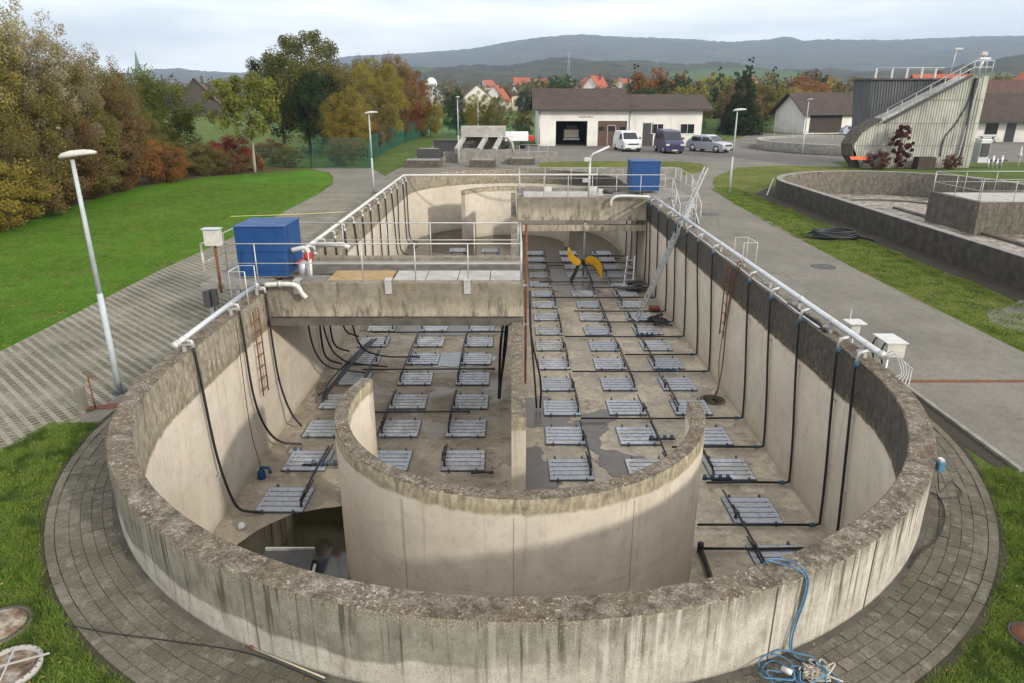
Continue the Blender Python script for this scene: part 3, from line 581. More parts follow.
for x, k0, nm in ((-1.14, 0, 'column beside the centre wall'), (-2.86, 0, 'middle column'), (-4.78, -1, 'column by the left wall')):
    for k in range(k0, 8): put_panel(x + random.uniform(-.03, .03), 14.45 + PITCH * k, -1 if x > -4 else 1, 'grey aerator panel in the left channel, %s, %s from the front' % (nm, ORD[k - k0]), R(random.uniform(-.8, .8)))
for i, (x, y) in enumerate(((-1.1, 36.0), (-2.9, 36.0), (-1.1, 38.0), (-2.9, 38.2))): put_panel(x, y, 1, 'grey aerator panel on wet floor behind the left bridge, %s' % ('near right', 'near left', 'far right', 'far left')[i])

# ------------------------------------------------------------------ air distribution hoses
def clampb(p, name='clamp', parent=None): return MB().lathe([(.045, -.03), (.045, .03)], p, 10).build(name, 'blue_plastic', parent)
tops = [11.35, 12.08, 13.87, 15.57, 17.14, 20.5, 22.24, 23.75, 25.45, 26.85, 28.6, 30.3, 31.0, 33.4, 34.9, 36.6]
bots = [11.0, 11.75, 13.35, 15.0, 16.6, 19.9, 21.4, 23.2, 24.9, 26.3, 28.3, 29.9, 30.9, 33.2, 34.8, 36.4]
ends = [3.55, 3.7, 4.3, 3.9, 1.85, 1.9, 3.75, 1.9, 3.3, 2.5, 1.2, 3.6, 1.3, 3.8, 1.4, 3.9]
for i, (yt, yb, xe) in enumerate(zip(tops, bots, ends)):
    g = 'air hoses down the right tank wall'
    t = thing('air_hose', 'black air hose hanging down the right tank wall, %s from the front' % ORD[i], 'hose', (RI + CX - .05, yt, .8), g)
    X = CX + RI - .05 if yb > Y0 else CX + math.sqrt(RI ** 2 - (Y0 - yb) ** 2) - .06
    Xt = CX + RI - .05
    path = curve([(Xt - .01, yt, 1.0), (Xt - .05, yt, .8), (Xt - .02, yt - (yt - yb) * .25, -.3), (X, yb + (yt - yb) * .3, -1.5), (X, yb, ZF + .28), (X - .03, yb, ZF + .10), (X - .3, yb, ZF + .09)], 5)
    MB().tube(path, .026, 8).build('drop_hose', 'black_rubber', t)
    MB().tube([(X - .25, yb, ZF + .09), ((X + xe) / 2, yb + random.uniform(-.03, .03), ZF + .085), (xe, yb + random.uniform(-.02, .02), ZF + .09)], .026, 8).build('floor_hose', 'black_rubber', t)
    MB().tube([(Xt + .12, yt, 1.16), (Xt - .02, yt, 1.13), (Xt - .04, yt, .92)], .034, 8).build('branch_pipe', 'rail', t)
    MB().tube([(Xt - .035, yt, .96), (Xt - .045, yt, .86)], .043, 10).build('clamp', 'blue_plastic', t)
    MB().tube([(X - .1, yb, ZF + .09), (X - .2, yb, ZF + .09)], .045, 10).build('clamp', 'blue_plastic', t)
    for q in (path[9], path[15]): MB().bar((q.x + .05, q.y - .05, q.z), (q.x + .05, q.y + .05, q.z), .03, .02).build('wall_clip', 'galv', t)
# header hoses that join the panels of a column in twos
for nm, x, ks in (('beside the centre wall', 1.38 + .43, [(0, 1), (2, 3), (4, 5), (6, 7), (8, 9), (11, 12), (13, 14)]), ('in the middle of the right channel', 3.18 + .43, [(0, 2), (3, 5), (6, 8), (9, 10), (12, 13)]), ('by the right wall', 4.97 - .43, [(-2, -1), (0, 1), (2, 3), (4, 5), (6, 7), (8, 9), (11, 12), (13, 14)])):
    for i, (a, c) in enumerate(ks):
        y0 = 14.03 + PITCH * a - .28; y1 = 14.03 + PITCH * c - .1
        t = thing('header_hose', 'header hose between panels %s, %s from front' % (nm, ORD[i]), 'hose', (x, y0, ZF), 'header hoses on the tank floor')
        MB().tube([(x, y0, ZF + .24), (x + .03, (y0 + y1) / 2, ZF + .18), (x, y1, ZF + .22)], .024, 8).build('hose', 'black_rubber', t)
        for yy in np.linspace(y0 + .5, y1 - .3, 2): MB().tube([(x + .015, yy, ZF + .20), (x + .015, yy + .12, ZF + .20)], .040, 8).build('clamp', 'dark_steel', t)
# valve clusters with blue fittings
for i, (x, y, lb) in enumerate(((4.55, 14.0 - .5, 'blue valve fittings beside the right wall panels, nearest'), (4.75, 19.9, 'blue valve fittings beside the right wall panels, second'), (4.75, 23.3, 'blue valve fittings beside the right wall panels, farthest'), (-4.3, 14.15, 'blue green valve fittings left of the round guide wall'), (3.72, 16.5 - 1.1, 'blue valve fitting behind the round guide wall rim'))):
    t = thing('valve_fitting', lb, 'valve', (x, y, ZF)); b = MB()
    b.tube([(x - .3, y, ZF + .1), (x + .35, y, ZF + .1)], .03, 8); b.build('pipe', 'dark_steel', t)
    for k in range(4): MB().tube([(x - .25 + k * .17, y, ZF + .08), (x - .25 + k * .17, y, ZF + .19)], .045, 8).build('valve', 'blue_plastic', t)
# left channel
for i, (y, x0, x1, lb) in enumerate(((14.13, -4.8, -3.3, 'black floor hose across the left channel in front of the second panel row'), (16.95, -3.9, -1.1, 'black floor hose across the left channel behind the round wall'), (20.05, -4.6, -.5, 'black floor hose crossing the whole left channel before the bridge'), (23.66, -5.0, -.1, 'black floor hose in the shade under the left bridge'), (13.75, -.9, -.4, 'short black floor hose by the centre wall front'))):
    t = thing('floor_hose', lb, 'hose', (x0, y, ZF)); MB().tube(curve([(x0, y, ZF + .1), ((x0 + x1) / 2, y + .05, ZF + .09), (x1, y, ZF + .12)], 4), .026, 8).build('hose', 'black_rubber', t)
    MB().tube([(x1 - .1, y, ZF + .11), (x1, y, ZF + .12)], .04, 8).build('clamp', 'dark_steel', t)
for nm, x, ks in (('beside the centre wall', -1.14 - .43, [(0, 0), (1, 2), (3, 5)]), ('in the middle of the left channel', -2.86 - .43, [(0, 1), (1, 2), (3, 5)]), ('by the left wall', -4.78 + .43, [(-1, 0), (2, 4)])):
    for i, (a, c) in enumerate(ks):
        y0 = 14.45 + PITCH * a - .35; y1 = 14.45 + PITCH * c + .35
        t = thing('header_hose', 'header hose between panels %s, %s from front' % (nm, ORD[i]), 'hose', (x, y0, ZF), 'header hoses on the tank floor')
        MB().tube([(x, y0, ZF + .24), (x - .03, (y0 + y1) / 2, ZF + .2), (x, y1, ZF + .22)], .024, 8).build('hose', 'black_rubber', t)
        MB().tube([(x - .01, y0 + .3, ZF + .22), (x - .012, y0 + .42, ZF + .21)], .040, 8).build('clamp', 'dark_steel', t)
XL = CX - RI
lh = [([(XL + .05, 11.99, 1.0), (XL + .08, 12.0, .3), (XL + .1, 12.1, -1.2), (XL + .2, 12.2, -2.2), (XL + .35, 12.25, -2.62), (XL + .75, 12.25, -2.68)], 'nearest, ending loose on the floor', ''),
      ([(XL + .05, 14.27, 1.02), (XL + .08, 14.25, .2), (XL + .1, 14.3, -1.0), (XL + .15, 14.6, -1.9), (XL + .3, 15.0, -2.5), (XL + .75, 15.2, -2.68)], 'second, beside the rusty ladder', ''),
      ([(XL + .05, 15.94, .95), (XL + .08, 15.9, 0), (XL + .1, 16.0, -1.3), (XL + .25, 16.1, -2.2), (XL + .5, 16.1, -2.65)], 'third, just before the bridge', ''),
      ([(XL + .2, 18.4, .5), (XL + .25, 18.5, -1.2), (XL + .45, 19.0, -2.1), (XL + .95, 19.6, -2.5), (XL + 1.4, 19.8, -2.66)], 'under the bridge, left of a pair', ''),
      ([(XL + .5, 18.6, .5), (XL + .6, 18.8, -1.2), (XL + .8, 19.5, -2.1), (XL + 1.3, 20.1, -2.5), (XL + 2.0, 20.3, -2.66)], 'under the bridge, right of a pair', ''),
      ([(XL + 1.2, 18.9, .5), (XL + 1.35, 19.4, -1.5), (XL + 1.8, 20.6, -2.4), (XL + 2.9, 21.2, -2.66)], 'under the bridge, farthest right', '')]
for pts, lb, _ in lh:
    t = thing('air_hose', 'black air hose down the left tank wall, ' + lb, 'hose', pts[0], 'air hoses down the left tank wall'); c = curve(pts, 6)
    MB().tube(c, .027, 8).build('drop_hose', 'black_rubber', t); q = c[len(c) // 2]; MB().bar((q.x - .06, q.y - .06, q.z), (q.x - .06, q.y + .06, q.z), .03, .03).build('wall_clip', 'galv', t)
    MB().tube([c[0] + Vector((-.2, 0, .13)), c[0] + Vector((-.02, 0, .12)), c[0]], .036, 8).build('branch_pipe', 'rail', t)
for i, y in enumerate((20.4, 21.6, 22.9, 24.3, 25.8, 27.4, 29.0, 30.8, 32.6, 34.4, 36.2, 38.2, 39.4)):
    t = thing('air_hose', 'black hose down left wall behind the bridge, %s from front' % ORD[i], 'hose', (XL, y, 1), 'air hoses on the left wall behind the bridge')
    q = random.uniform(-.5, .5); MB().tube(curve([(XL + .04, y, 1.0), (XL + .07, y + q * .4, 0), (XL + .08, y + q, -1.4), (XL + .12, y + q + .2, -2.3), (XL + .5, y + q + .5, -2.65)], 5), .032, 8).build('drop_hose', 'black_rubber', t)
    MB().tube([(XL - .2, y, 1.14), (XL + .03, y, 1.12), (XL + .04, y, .95)], .036, 8).build('branch_pipe', 'rail', t)
    MB().tube([(XL + .04, y, .98), (XL + .045, y, .88)], .045, 8).build('clamp', 'galv', t)
# loose bundles
for nm, lb, lines in (('hose_bundle', 'tangle of black hoses lying along the foot of the left wall under the bridge', [[(-5.3 + random.uniform(-.15, .15), 17.0 + random.random(), -2.6), (-5.2 + random.uniform(-.1, .2), 18.6, -2.5), (-4.9 + random.uniform(-.2, .2), 20.2, -2.3), (-4.7 + random.uniform(-.1, .1), 22.5, -2.5)] for _ in range(6)]),
                      ('hose_bundle', 'dark hoses dangling down the left side of the centre wall', [[(-.06, 19.5 + random.random(), -.2), (-.12 - random.random() * .2, 18.6, -1.2), (-.2 - random.random() * .2, 17.4 + random.random(), -2.5)] for _ in range(4)]),
                      ('hose_bundle', 'pile of dark cables and hoses on the floor below the leaning ladder', [[(5.0 + random.random(), 24.2 + random.random(), -2.6), (5.6 + random.uniform(-.3, .3), 24.9 + random.uniform(-.5, .5), -2.55), (5.9, 25.3 + random.uniform(-.6, .6), -2.62), (5.2 + random.random() * .5, 25.4, -2.68)] for _ in range(9)]),
                      ('hose_bundle', 'two dark hoses hanging beside the rusty mast at the bridge end', [[(.46, 16.3, .9), (.5, 16.2, -.2), (.62 + .15 * k, 16.6, -1.6), (.7 + .1 * k, 17.3, -2.68)] for k in range(2)])):
    t = thing(nm, lb, 'hoses', lines[0][0])
    for l in lines: MB().tube(curve(l, 5), .028, 6).build('hose', 'black_rubber', t)

# ------------------------------------------------------------------ air main pipes on the walls
def main_pipe(label, path, r, brackets, flange=None, mat='galv'):
    t = thing('air_pipe', label, 'pipe', path[0]); MB().tube(path, r, 14).build('pipe', mat, t)
    for p in brackets:
        b = MB().bb(p[0] - .16, p[0] + .16, p[1] - .03, p[1] + .03, p[2] - r - .055, p[2] - r - .025); b.bb(p[0] - .03, p[0] + .03, p[1] - .02, p[1] + .02, ZT, p[2] - r - .05)
        b.tube([(p[0], p[1] - .02, p[2]), (p[0], p[1] + .02, p[2])], r + .012, 14); b.build('bracket', 'rail', t)
    for p in (flange or []):
        a, d = Vector(p[0]), Vector(p[1]).normalized(); MB().tube([a - d * .03, a + d * .03], r * 1.32, 16).build('flange', 'rail', t)
    return t
zp = 1.17
main_pipe('shiny steel air pipe on the left wall in front of the bridge', [(-5.98, 11.75, zp), (-6.0, 16.1, zp)], .052, [(-5.98, y, zp) for y in (11.95, 14.2, 15.8)], [((-5.98, 11.72, zp), (0, 1, 0)), ((-5.98, 11.62, zp), (0, 1, 0))])
main_pipe('white steel elbow pipe turning down the left bridge face', curve([(-5.85, 16.02, 1.12), (-5.5, 16.02, 1.14), (-5.2, 16.02, 1.13), (-5.06, 16.02, 1.06), (-5.0, 16.02, .93), (-4.9, 16.02, .80)], 6), .058, [], [((-5.5, 16.02, 1.14), (1, 0, 0))], 'white_steel')
main_pipe('long steel air pipe on the left wall behind the bridge, turning across the far end', [(-6.0, 19.6, zp), (-6.05, 39.8, zp), (-6.0, 40.0, zp), (4.9, 40.3, zp)], .055, [(-6.03, y, zp) for y in (21, 23.5, 26, 28.5, 31, 33.5, 36, 38.5)], None, 'white_steel')
main_pipe('long steel air pipe on the right tank wall', [(6.36, 11.15, zp), (6.3, 31.2, zp)], .058, [(6.33, y, zp) for y in (11.6, 13.0, 14.6, 16.4, 18.4, 20.6, 22.8, 25, 27.2, 29.4)], [((6.34, 14.6, zp), (0, 1, 0)), ((6.36, 11.12, zp), (0, 1, 0)), ((6.31, 27.4, zp), (0, 1, 0))])
main_pipe('white steel elbow pipe at the right end of the far bridge', curve([(6.15, 31.2, 1.15), (5.2, 31.25, 1.18), (4.7, 31.25, 1.15), (4.5, 31.25, 1.0), (4.47, 31.25, .75)], 6), .065, [], None, 'white_steel')
main_pipe('short steel pipe stub lying on the left bridge beside the blue housing', [(-5.35, 18.9, 1.5), (-4.6, 18.9, 1.5), (-4.45, 18.9, 1.42)], .07, [], None, 'white_steel')
t = thing('cable_conduit', 'thin grey conduit along the inner edge of the right wall top', 'pipe', (6.2, 12, .97)); MB().tube([(6.19, y, .97 + .012 * math.sin(y * 2.1)) for y in np.linspace(13.2, 24, 30)], .022, 8).build('conduit', 'galv', t)
MB().tube(curve([(6.22, 13.0, .97), (6.3, 13.5, .975), (6.25, 14.2, .975), (6.2, 14.9, .97)], 5), .035, 8).build('sleeve', 'black_rubber', t)

# ------------------------------------------------------------------ railings
def railing(label, p0, p1, n, h=1.0, mid=(.5,), toe=False, r=.0155):
    p0 = Vector(p0); p1 = Vector(p1); t = thing('railing', label, 'railing', p0, 'steel railings on the tanks')
    for i in range(n):
        q = p0.lerp(p1, i / (n - 1)); MB().tube([q, q + Vector((0, 0, h))], r, 8).build('post', 'rail', t)
    MB().tube([p0 + Vector((0, 0, h)), p1 + Vector((0, 0, h))], r, 8).build('handrail', 'rail', t)
    for m in mid: MB().tube([p0 + Vector((0, 0, h * m)), p1 + Vector((0, 0, h * m))], r * .75, 8).build('middle_rail', 'rail', t)
    if toe: MB().bar(p0 + Vector((0, 0, .06)), p1 + Vector((0, 0, .06)), .006, .10).build('toe_board', 'rail', t)
    return t
# ------------------------------------------------------------------ left bridge
def bridge(label, x0, x1, ya, yb, zt, wood=True, zb=.27, low=None):
    t = thing('concrete_bridge', label, 'bridge', (x0, ya, 0))
    MB().bb(x0, x1, ya, ya + .28, zb, zt).build('front_beam', 'bridge_face', t, .012)
    MB().bb(x0, x1, yb - .28, yb, zb, zt).build('rear_beam', 'bridge_face', t, .012)
    MB().bb(x0, x1, ya + .28, yb - .28, zb + .15, zt - .18).build('deck_slab', 'conc_grey', t)
    # cover slabs and grating
    ym = ya + (yb - ya) * .48
    if wood:
        n = 3; xs = np.linspace(x0 + 2.95, x1 - .02, 5)
        for i in range(4): MB().bb(xs[i] + .01, xs[i + 1] - .01, ya + .30, ym, zt - .18, zt - .05).build('cover_slab', 'conc_light', t, .008)
        MB().bb(x0 + 1.35, x0 + 2.9, ya + .34, ym - .05, zt - .18, zt - .035).build('wooden_board', 'wood', t, .008)
    else: MB().bb(x0 + .3, x1 - 2.0, ya + .5, yb - .9, zt - .18, zt - .06).build('cover_slab', 'conc_light', t, .008)
    b = MB().bb(x0 + .02, x1 - .02, ym + .03, yb - .62, zt - .178, zt - .14); b.build('walkway_slab', 'conc_dark' if wood else 'conc_grey', t, .006)
    MB().bb(x0 + .02, x1 - .02, yb - .60, yb - .285, zt - .178, zt - .09).build('walkway_slab', 'conc_grey', t, .006)
    if low: MB().bb(x0 + .02, x1, ya + .05, ya + .33, low[0], low[1]).build('lower_beam', 'bridge_face', t, .01); return t
    # tray below the face
    b = MB().bb(x0 + .02, x1, ya - .22, ya + .1, zb - .13, zb - .02); b.bb(x0 + .02, x1, ya - .235, ya - .215, zb - .15, zb + .02); b.build('service_tray', 'conc_dark', t)
    b = MB()
    for x in np.arange(x0 + .6, x1, 1.25): b.bar((x, ya - .12, zb + .05), (x, ya - .12, zb - .16), .05, .05)
    b.build('tray_hanger', 'conc_dark', t)
    return t
bridge('weathered concrete bridge over the left channel with wooden board and railings', XL, .30, 16.2, 19.3, 1.12)
t = thing('platform', 'concrete corner platform outside the left wall carrying the blue housing', 'platform', (-7.4, 16.2, 0))
MB().bb(-7.45, XL - .002, 16.15, 19.1, .98, 1.10).build('slab', 'conc_grey', t, .01)
for x, y in ((-7.3, 16.3), (-6.6, 16.3), (-7.3, 18.9)): MB().bar((x, y, 0), (x, y, .98), .10).build('leg', 'galv', t)
b = MB().bb(-7.38, -7.22, 16.04, 16.14, .55, .95); b.bb(-7.18, -7.05, 16.05, 16.14, .6, 1.0); b.build('junction_box', 'dark_steel', t)
zd = 1.10
railing('front railing of the left bridge with long thin rails', (-7.38, 16.32, zd), (.24, 16.32, zd), 7, .95, (.5,))
railing('rear railing of the left bridge', (-5.9, 19.2, zd), (.2, 19.2, zd), 6, .95, (.5,))
railing('short railing closing the right end of the left bridge', (.26, 16.36, zd), (.26, 19.2, zd), 3, .95, (.5,))
railing('railing on the outer side of the platform by the blue housing', (-7.38, 16.38, zd), (-7.38, 19.0, zd), 3, .95, (.5,))
railing('railing behind the blue housing on the left platform', (-7.34, 19.02, zd), (-5.98, 19.02, zd), 2, .95, (.5,))
def housing(label, x0, x1, y0, y1, z0, z1):
    t = thing('blower_housing', label, 'housing', ((x0 + x1) / 2, (y0 + y1) / 2, z0), 'blue sheet housings')
    MB().bb(x0, x1, y0, y1, z0 + .03, z1).build('cabinet', 'blue_sheet', t, .015)
    MB().bb(x0 - .02, x1 + .02, y0 - .02, y1 + .02, z1, z1 + .03).build('roof_sheet', 'blue_sheet', t, .01)
    MB().bb(x0 + .04, x1 - .04, y0 + .04, y1 - .04, z0, z0 + .03).build('plinth', 'conc_light', t)
    MB().bb(x1 + .001, x1 + .006, y0 + .25, y0 + .26, z0 + .08, z1 - .05).build('door_seam', 'dark_paint', t); MB().bb(x1 + .001, x1 + .03, y0 + .34, y0 + .37, (z0 + z1) / 2 - .07, (z0 + z1) / 2 + .07).build('handle', 'dark_steel', t)
    return t
housing('bright blue sheet metal housing on the left platform beside the bridge', -6.72, -5.50, 16.75, 18.05, 1.12, 2.36)
housing('smaller looking blue sheet metal housing on the far bridge', 5.62, 6.95, 33.0, 34.3, 1.16, 2.5)
t = thing('control_box', 'grey electrical box on a post at the outer corner of the left platform', 'box', (-6.95, 16.15, 1.1))
MB().bb(-7.14, -6.78, 16.0, 16.2, 2.06, 2.44).build('cabinet', 'plastic_grey', t, .01); MB().bb(-7.17, -6.75, 15.97, 16.23, 2.44, 2.46).build('lid', 'galv', t); MB().tube([(-6.95, 16.12, .9), (-6.95, 16.12, 2.06)], .035, 8).build('post', 'rust', t)
t = thing('pump_unit', 'small grey and red pump with valves between blue housing and bridge', 'pump', (-5.2, 16.9, 1.1))
MB().lathe([(.10, 0), (.12, .05), (.12, .3), (.07, .36)], (-5.2, 17.0, 1.12), 14).build('motor', 'galv', t); MB().tube(curve([(-5.45, 17.0, 1.75), (-5.1, 17.0, 1.8), (-5.0, 16.9, 1.6), (-4.98, 16.8, 1.15)], 6), .06, 10).build('pipe', 'white_steel', t)
MB().tube([(-5.05, 16.9, 1.62), (-4.95, 16.85, 1.62)], .11, 14).build('hand_wheel', 'red', t); MB().bar((-5.3, 16.8, 1.45), (-5.1, 16.8, 1.6), .04).build('lever', 'red', t); MB().tube([(-5.2, 17, 1.4), (-5.45, 17.05, 1.4)], .05, 10).build('coupling', 'dark_steel', t)
for i, (x, lb) in enumerate(((-5.15, 'left white steel bracket on the left bridge front'), (-2.95, 'middle white steel bracket on the left bridge front'), (-1.05, 'right white steel bracket on the left bridge front'))):
    t = thing('cover_bracket', lb, 'bracket', (x, 16.2, .9)); MB().bb(x - .08, x + .08, 16.165, 16.198, .86, 1.16).build('plate', 'rail', t); MB().bb(x - .08, x + .08, 16.165, 16.42, 1.165, 1.20).build('hook', 'rail', t)
t = thing('guide_mast', 'rusty vertical mast at the right end of the left bridge', 'mast', (.37, 16.45, 0)); MB().tube([(.37, 16.45, -1.6), (.37, 16.45, 2.5)], .03, 8).build('pole', 'rust', t); MB().bar((.28, 16.45, 1.0), (.4, 16.45, 1.0), .05).build('wall_clip', 'galv', t); MB().bar((.28, 16.45, 0), (.4, 16.45, 0), .05).build('wall_clip', 'galv', t)
# white hoop handrails at the ladders
def hoop(label, x, y, sx, w_=.55, h=.75, depth=.35, z=ZT):
    t = thing('ladder_hoop', label, 'handrail', (x, y, z))
    for dy in (-w_ / 2, w_ / 2): MB().tube([(x, y + dy, z - .1), (x, y + dy, z + h), (x + sx * depth, y + dy, z + h), (x + sx * depth, y + dy, z)], .0125, 8).build('hoop', 'white_steel', t)
    MB().tube([(x + sx * depth, y - w_ / 2, z + h), (x + sx * depth, y + w_ / 2, z + h)], .011, 8).build('cross_bar', 'white_steel', t); return t
hoop('white hoop handrail above the ladder on the right wall', 6.2, 18.6, 1, .75)
hoop('white hoop handrail on the left wall beside the bridge', -5.9, 15.3, -1, .6)
hoop('white hoop handrail on the right wall near the leaning ladder', 6.3, 25.3, 1, .5)
def rung_ladder(label, x, y, z0, z1, mat='rust'):
    t = thing('rung_ladder', label, 'ladder', (x, y, z0))
    for dy in (-.17, .17): MB().tube([(x, y + dy, z0), (x, y + dy, z1)], .018, 8).build('rail', mat, t)
    for z in np.arange(z0 + .12, z1, .28): MB().tube([(x, y - .17, z), (x, y + .17, z)], .013, 6).build('rung', mat, t)
rung_ladder('brown rung ladder on the right tank wall under the white hoop', CX + RI - .10, 18.9, -1.15, .95)
rung_ladder('rusty rung ladder on the left tank wall in front of the bridge', XL + .10, 15.05, -1.25, .80)
t = thing('cable', 'brown cable hanging from the right wall ladder into the floor sump', 'cable', (6.1, 18.4, 1)); MB().tube(curve([(6.3, 18.2, 1.0), (6.13, 18.3, .95), (6.05, 18.5, -.5), (6.03, 18.4, -1.8), (5.9, 18.2, -2.5), (5.7, 18.0, -2.72)], 6), .018, 6).build('line', 'rust', t); MB().tube(curve([(6.3, 18.3, 1.0), (6.13, 18.45, .95), (6.08, 18.9, -1.6), (5.95, 18.3, -2.5), (5.75, 18.0, -2.72)], 6), .012, 6).build('line', 'rust', t)
# leaning aluminium ladder
t = thing('aluminium_ladder', 'long aluminium extension ladder leaning out of the tank over the right wall', 'ladder', (4.75, 25.3, ZF))
A = Vector((4.8, 25.35, ZF)); B = Vector((6.93, 25.2, 3.0)); d = (B - A).normalized(); sd2 = Vector((0, 1, 0)) * .21; upn = d.cross(sd2).normalized() * -.06
A2 = A; 
for s_ in (-1, 1):
    MB().bar(A + sd2 * s_, B + sd2 * s_, .022, .06).build('rail', 'galv', t); MB().bar(A + d * 1.2 + sd2 * s_ * .8 + upn, A.lerp(B, .8) + sd2 * s_ * .8 + upn, .025, .06).build('rail', 'galv', t)
n = 26
for i in range(1, n): q = A.lerp(B, i / n); MB().tube([q - sd2, q + sd2], .018, 6).build('rung', 'galv', t)
MB().bar(A - sd2 * 1.9 + Vector((0, 0, .03)), A + sd2 * 1.9 + Vector((0, 0, .03)), .06).build('foot_bar', 'galv', t)

# ------------------------------------------------------------------ far bridge over the right channel
bridge('weathered concrete bridge over the right channel at the far end', .30, CX + RI, 31.5, 35.0, 1.08, False, .05, (-.45, -.17))
t = thing('platform', 'concrete platform outside the right wall beside the far bridge', 'platform', (6.6, 31.6, 0)); MB().bb(CX + RI + .002, 8.2, 31.5, 35, .95, 1.08).build('slab', 'conc_grey', t, .01)
for x, y in ((8.1, 31.6), (8.1, 34.9)): MB().bar((x, y, 0), (x, y, .95), .12).build('leg', 'galv', t)
zb_ = 1.06
railing('front railing of the far right bridge', (.4, 31.6, zb_), (6.9, 31.6, zb_), 7, 1.0, (.5,))
railing('rear railing of the far right bridge', (.4, 34.9, zb_), (8.1, 34.9, zb_), 7, 1.0, (.5,))
railing('left end railing of the far right bridge', (.4, 31.65, zb_), (.4, 34.85, zb_), 2, 1.0, (.5,))
railing('outer railing of the platform beside the far bridge', (8.1, 31.6, zb_), (8.1, 34.85, zb_), 4, 1.0, (.5,))
t = thing('metal_stair', 'small galvanised stair with rails down from the far platform', 'stairs', (7.4, 28.6, 0))
for i in range(5): MB().bb(7.2, 8.1, 31.4 - .32 * (i + 1), 31.4 - .32 * i - .04, .88 - .19 * i, .92 - .19 * i).build('step', 'grate', t)
for x in (7.2, 8.1):
    MB().bar((x, 31.4, .95), (x, 29.7, .05), .04, .16).build('stringer', 'galv', t); MB().tube([(x, 31.4, 1.95), (x, 29.7, 1.0)], .02, 8).build('handrail', 'rail', t)
    for q in (0, .5, 1): MB().tube([(x, 31.4 - 1.7 * q, .95 - .9 * q), (x, 31.4 - 1.7 * q, 1.95 - .95 * q)], .018, 8).build('post', 'rail', t)
def small_box(name, label, x, y, z, sx, sy, sz, mat): return tag(MB().bb(x - sx / 2, x + sx / 2, y - sy / 2, y + sy / 2, z, z + sz).build(name, mat, None, .01), label, 'box')
small_box('float_box', 'small white box on the far bridge deck, left one', 1.8, 34.2, 1.02, .35, .3, .22, 'white_steel'); small_box('float_box', 'small white box on the far bridge deck, right one', 4.0, 34.2, 1.02, .35, .3, .22, 'white_steel')
t = thing('winch', 'hand winch with dark motor beside the mast on the far bridge', 'winch', (4.4, 32.3, 1.05)); MB().tube([(4.2, 32.3, 1.25), (4.7, 32.3, 1.25)], .12, 12).build('drum', 'dark_steel', t); MB().bb(4.0, 4.25, 32.2, 32.4, 1.05, 1.35).build('gear_box', 'plastic_grey', t); MB().tube([(4.75, 32.3, 1.25), (5.0, 32.3, 1.25), (5.0, 32.3, 1.45)], .03, 8).build('crank', 'dark_steel', t)
t = thing('lifting_mast', 'slender steel mast with slanting lifting arm on the far bridge', 'mast', (3.4, 31.75, 1.05))
MB().tube([(3.4, 31.75, -2.6), (3.4, 31.75, 1.0)], .045, 8).build('guide_pole', 'rail', t); MB().tube([(3.55, 32.0, .95), (3.55, 32.0, 2.75)], .05, 8).build('post', 'white_steel', t); MB().tube([(3.5, 32.0, 2.72), (3.7, 32.0, 2.95), (4.4, 32.1, 3.25)], .05, 8).build('arm', 'white_steel', t)
MB().bb(3.3, 3.6, 31.9, 32.1, 2.62, 2.78).build('pulley', 'white_steel', t); MB().bb(3.25, 3.5, 31.9, 32.1, 1.7, 1.85).build('hand_crank', 'rail', t)
# mixer
mx_ = thing('submersible_mixer', 'submersible mixer with two large yellow banana blades in the right channel', 'mixer', (3.27, 31.0, ZF))
MB().tube([(3.27, 30.95, -1.75), (3.27, 31.5, -1.75)], .14, 14, .11).build('motor', 'blue_sheet', mx_)
for sx in (-1, 1):
    for dy in (0, .45): MB().bar((3.27 + sx * .08, 31.05 + dy, -1.8), (3.27 + sx * .5, 31.0 + dy, ZF), .07).build('leg', 'dark_steel', mx_)
MB().lathe([(.02, .0), (.11, .06), (.14, .16), (.12, .25)], (3.27, 30.9, -1.78), 12).build('hub', 'dark_paint', mx_)
def blade(ctrl, wmax):
    c = curve(ctrl, 8); n = len(c); vs = []; fs = []
    for i, p in enumerate(c):
        t_ = i / (n - 1); wd = wmax * (.35 + .65 * math.sin(PI * min(1, t_ * .9 + .15))) * (1 if t_ < .9 else (1 - (t_ - .9) * 6)); dd = (c[min(i + 1, n - 1)] - c[max(i - 1, 0)]).normalized()
        s_ = dd.cross(Vector((0, -1, .15))).normalized()
        tw = Vector((0, .5, 0)) * wd * .9
        for a_, b_ in ((-1, -.02), (1, -.02), (1, .02), (-1, .02)): vs.append(p + s_ * a_ * wd / 2 + tw * a_ * .5 + Vector((0, b_, 0)))
    for i in range(n - 1):
        for j in range(4): fs.append((i * 4 + j, i * 4 + (j + 1) % 4, (i + 1) * 4 + (j + 1) % 4, (i + 1) * 4 + j))
    fs += [(0, 1, 2, 3), ((n - 1) * 4 + 3, (n - 1) * 4 + 2, (n - 1) * 4 + 1, (n - 1) * 4)]
    return MB().add(vs, fs, True).build('blade', 'yellow', mx_, .006)
blade([(3.18, 30.85, -1.72), (2.95, 30.8, -1.68), (2.68, 30.75, -1.40), (2.58, 30.7, -1.0)], .30)
blade([(3.36, 30.85, -1.72), (3.62, 30.8, -1.62), (3.95, 30.75, -1.85), (4.12, 30.7, -2.42)], .38)

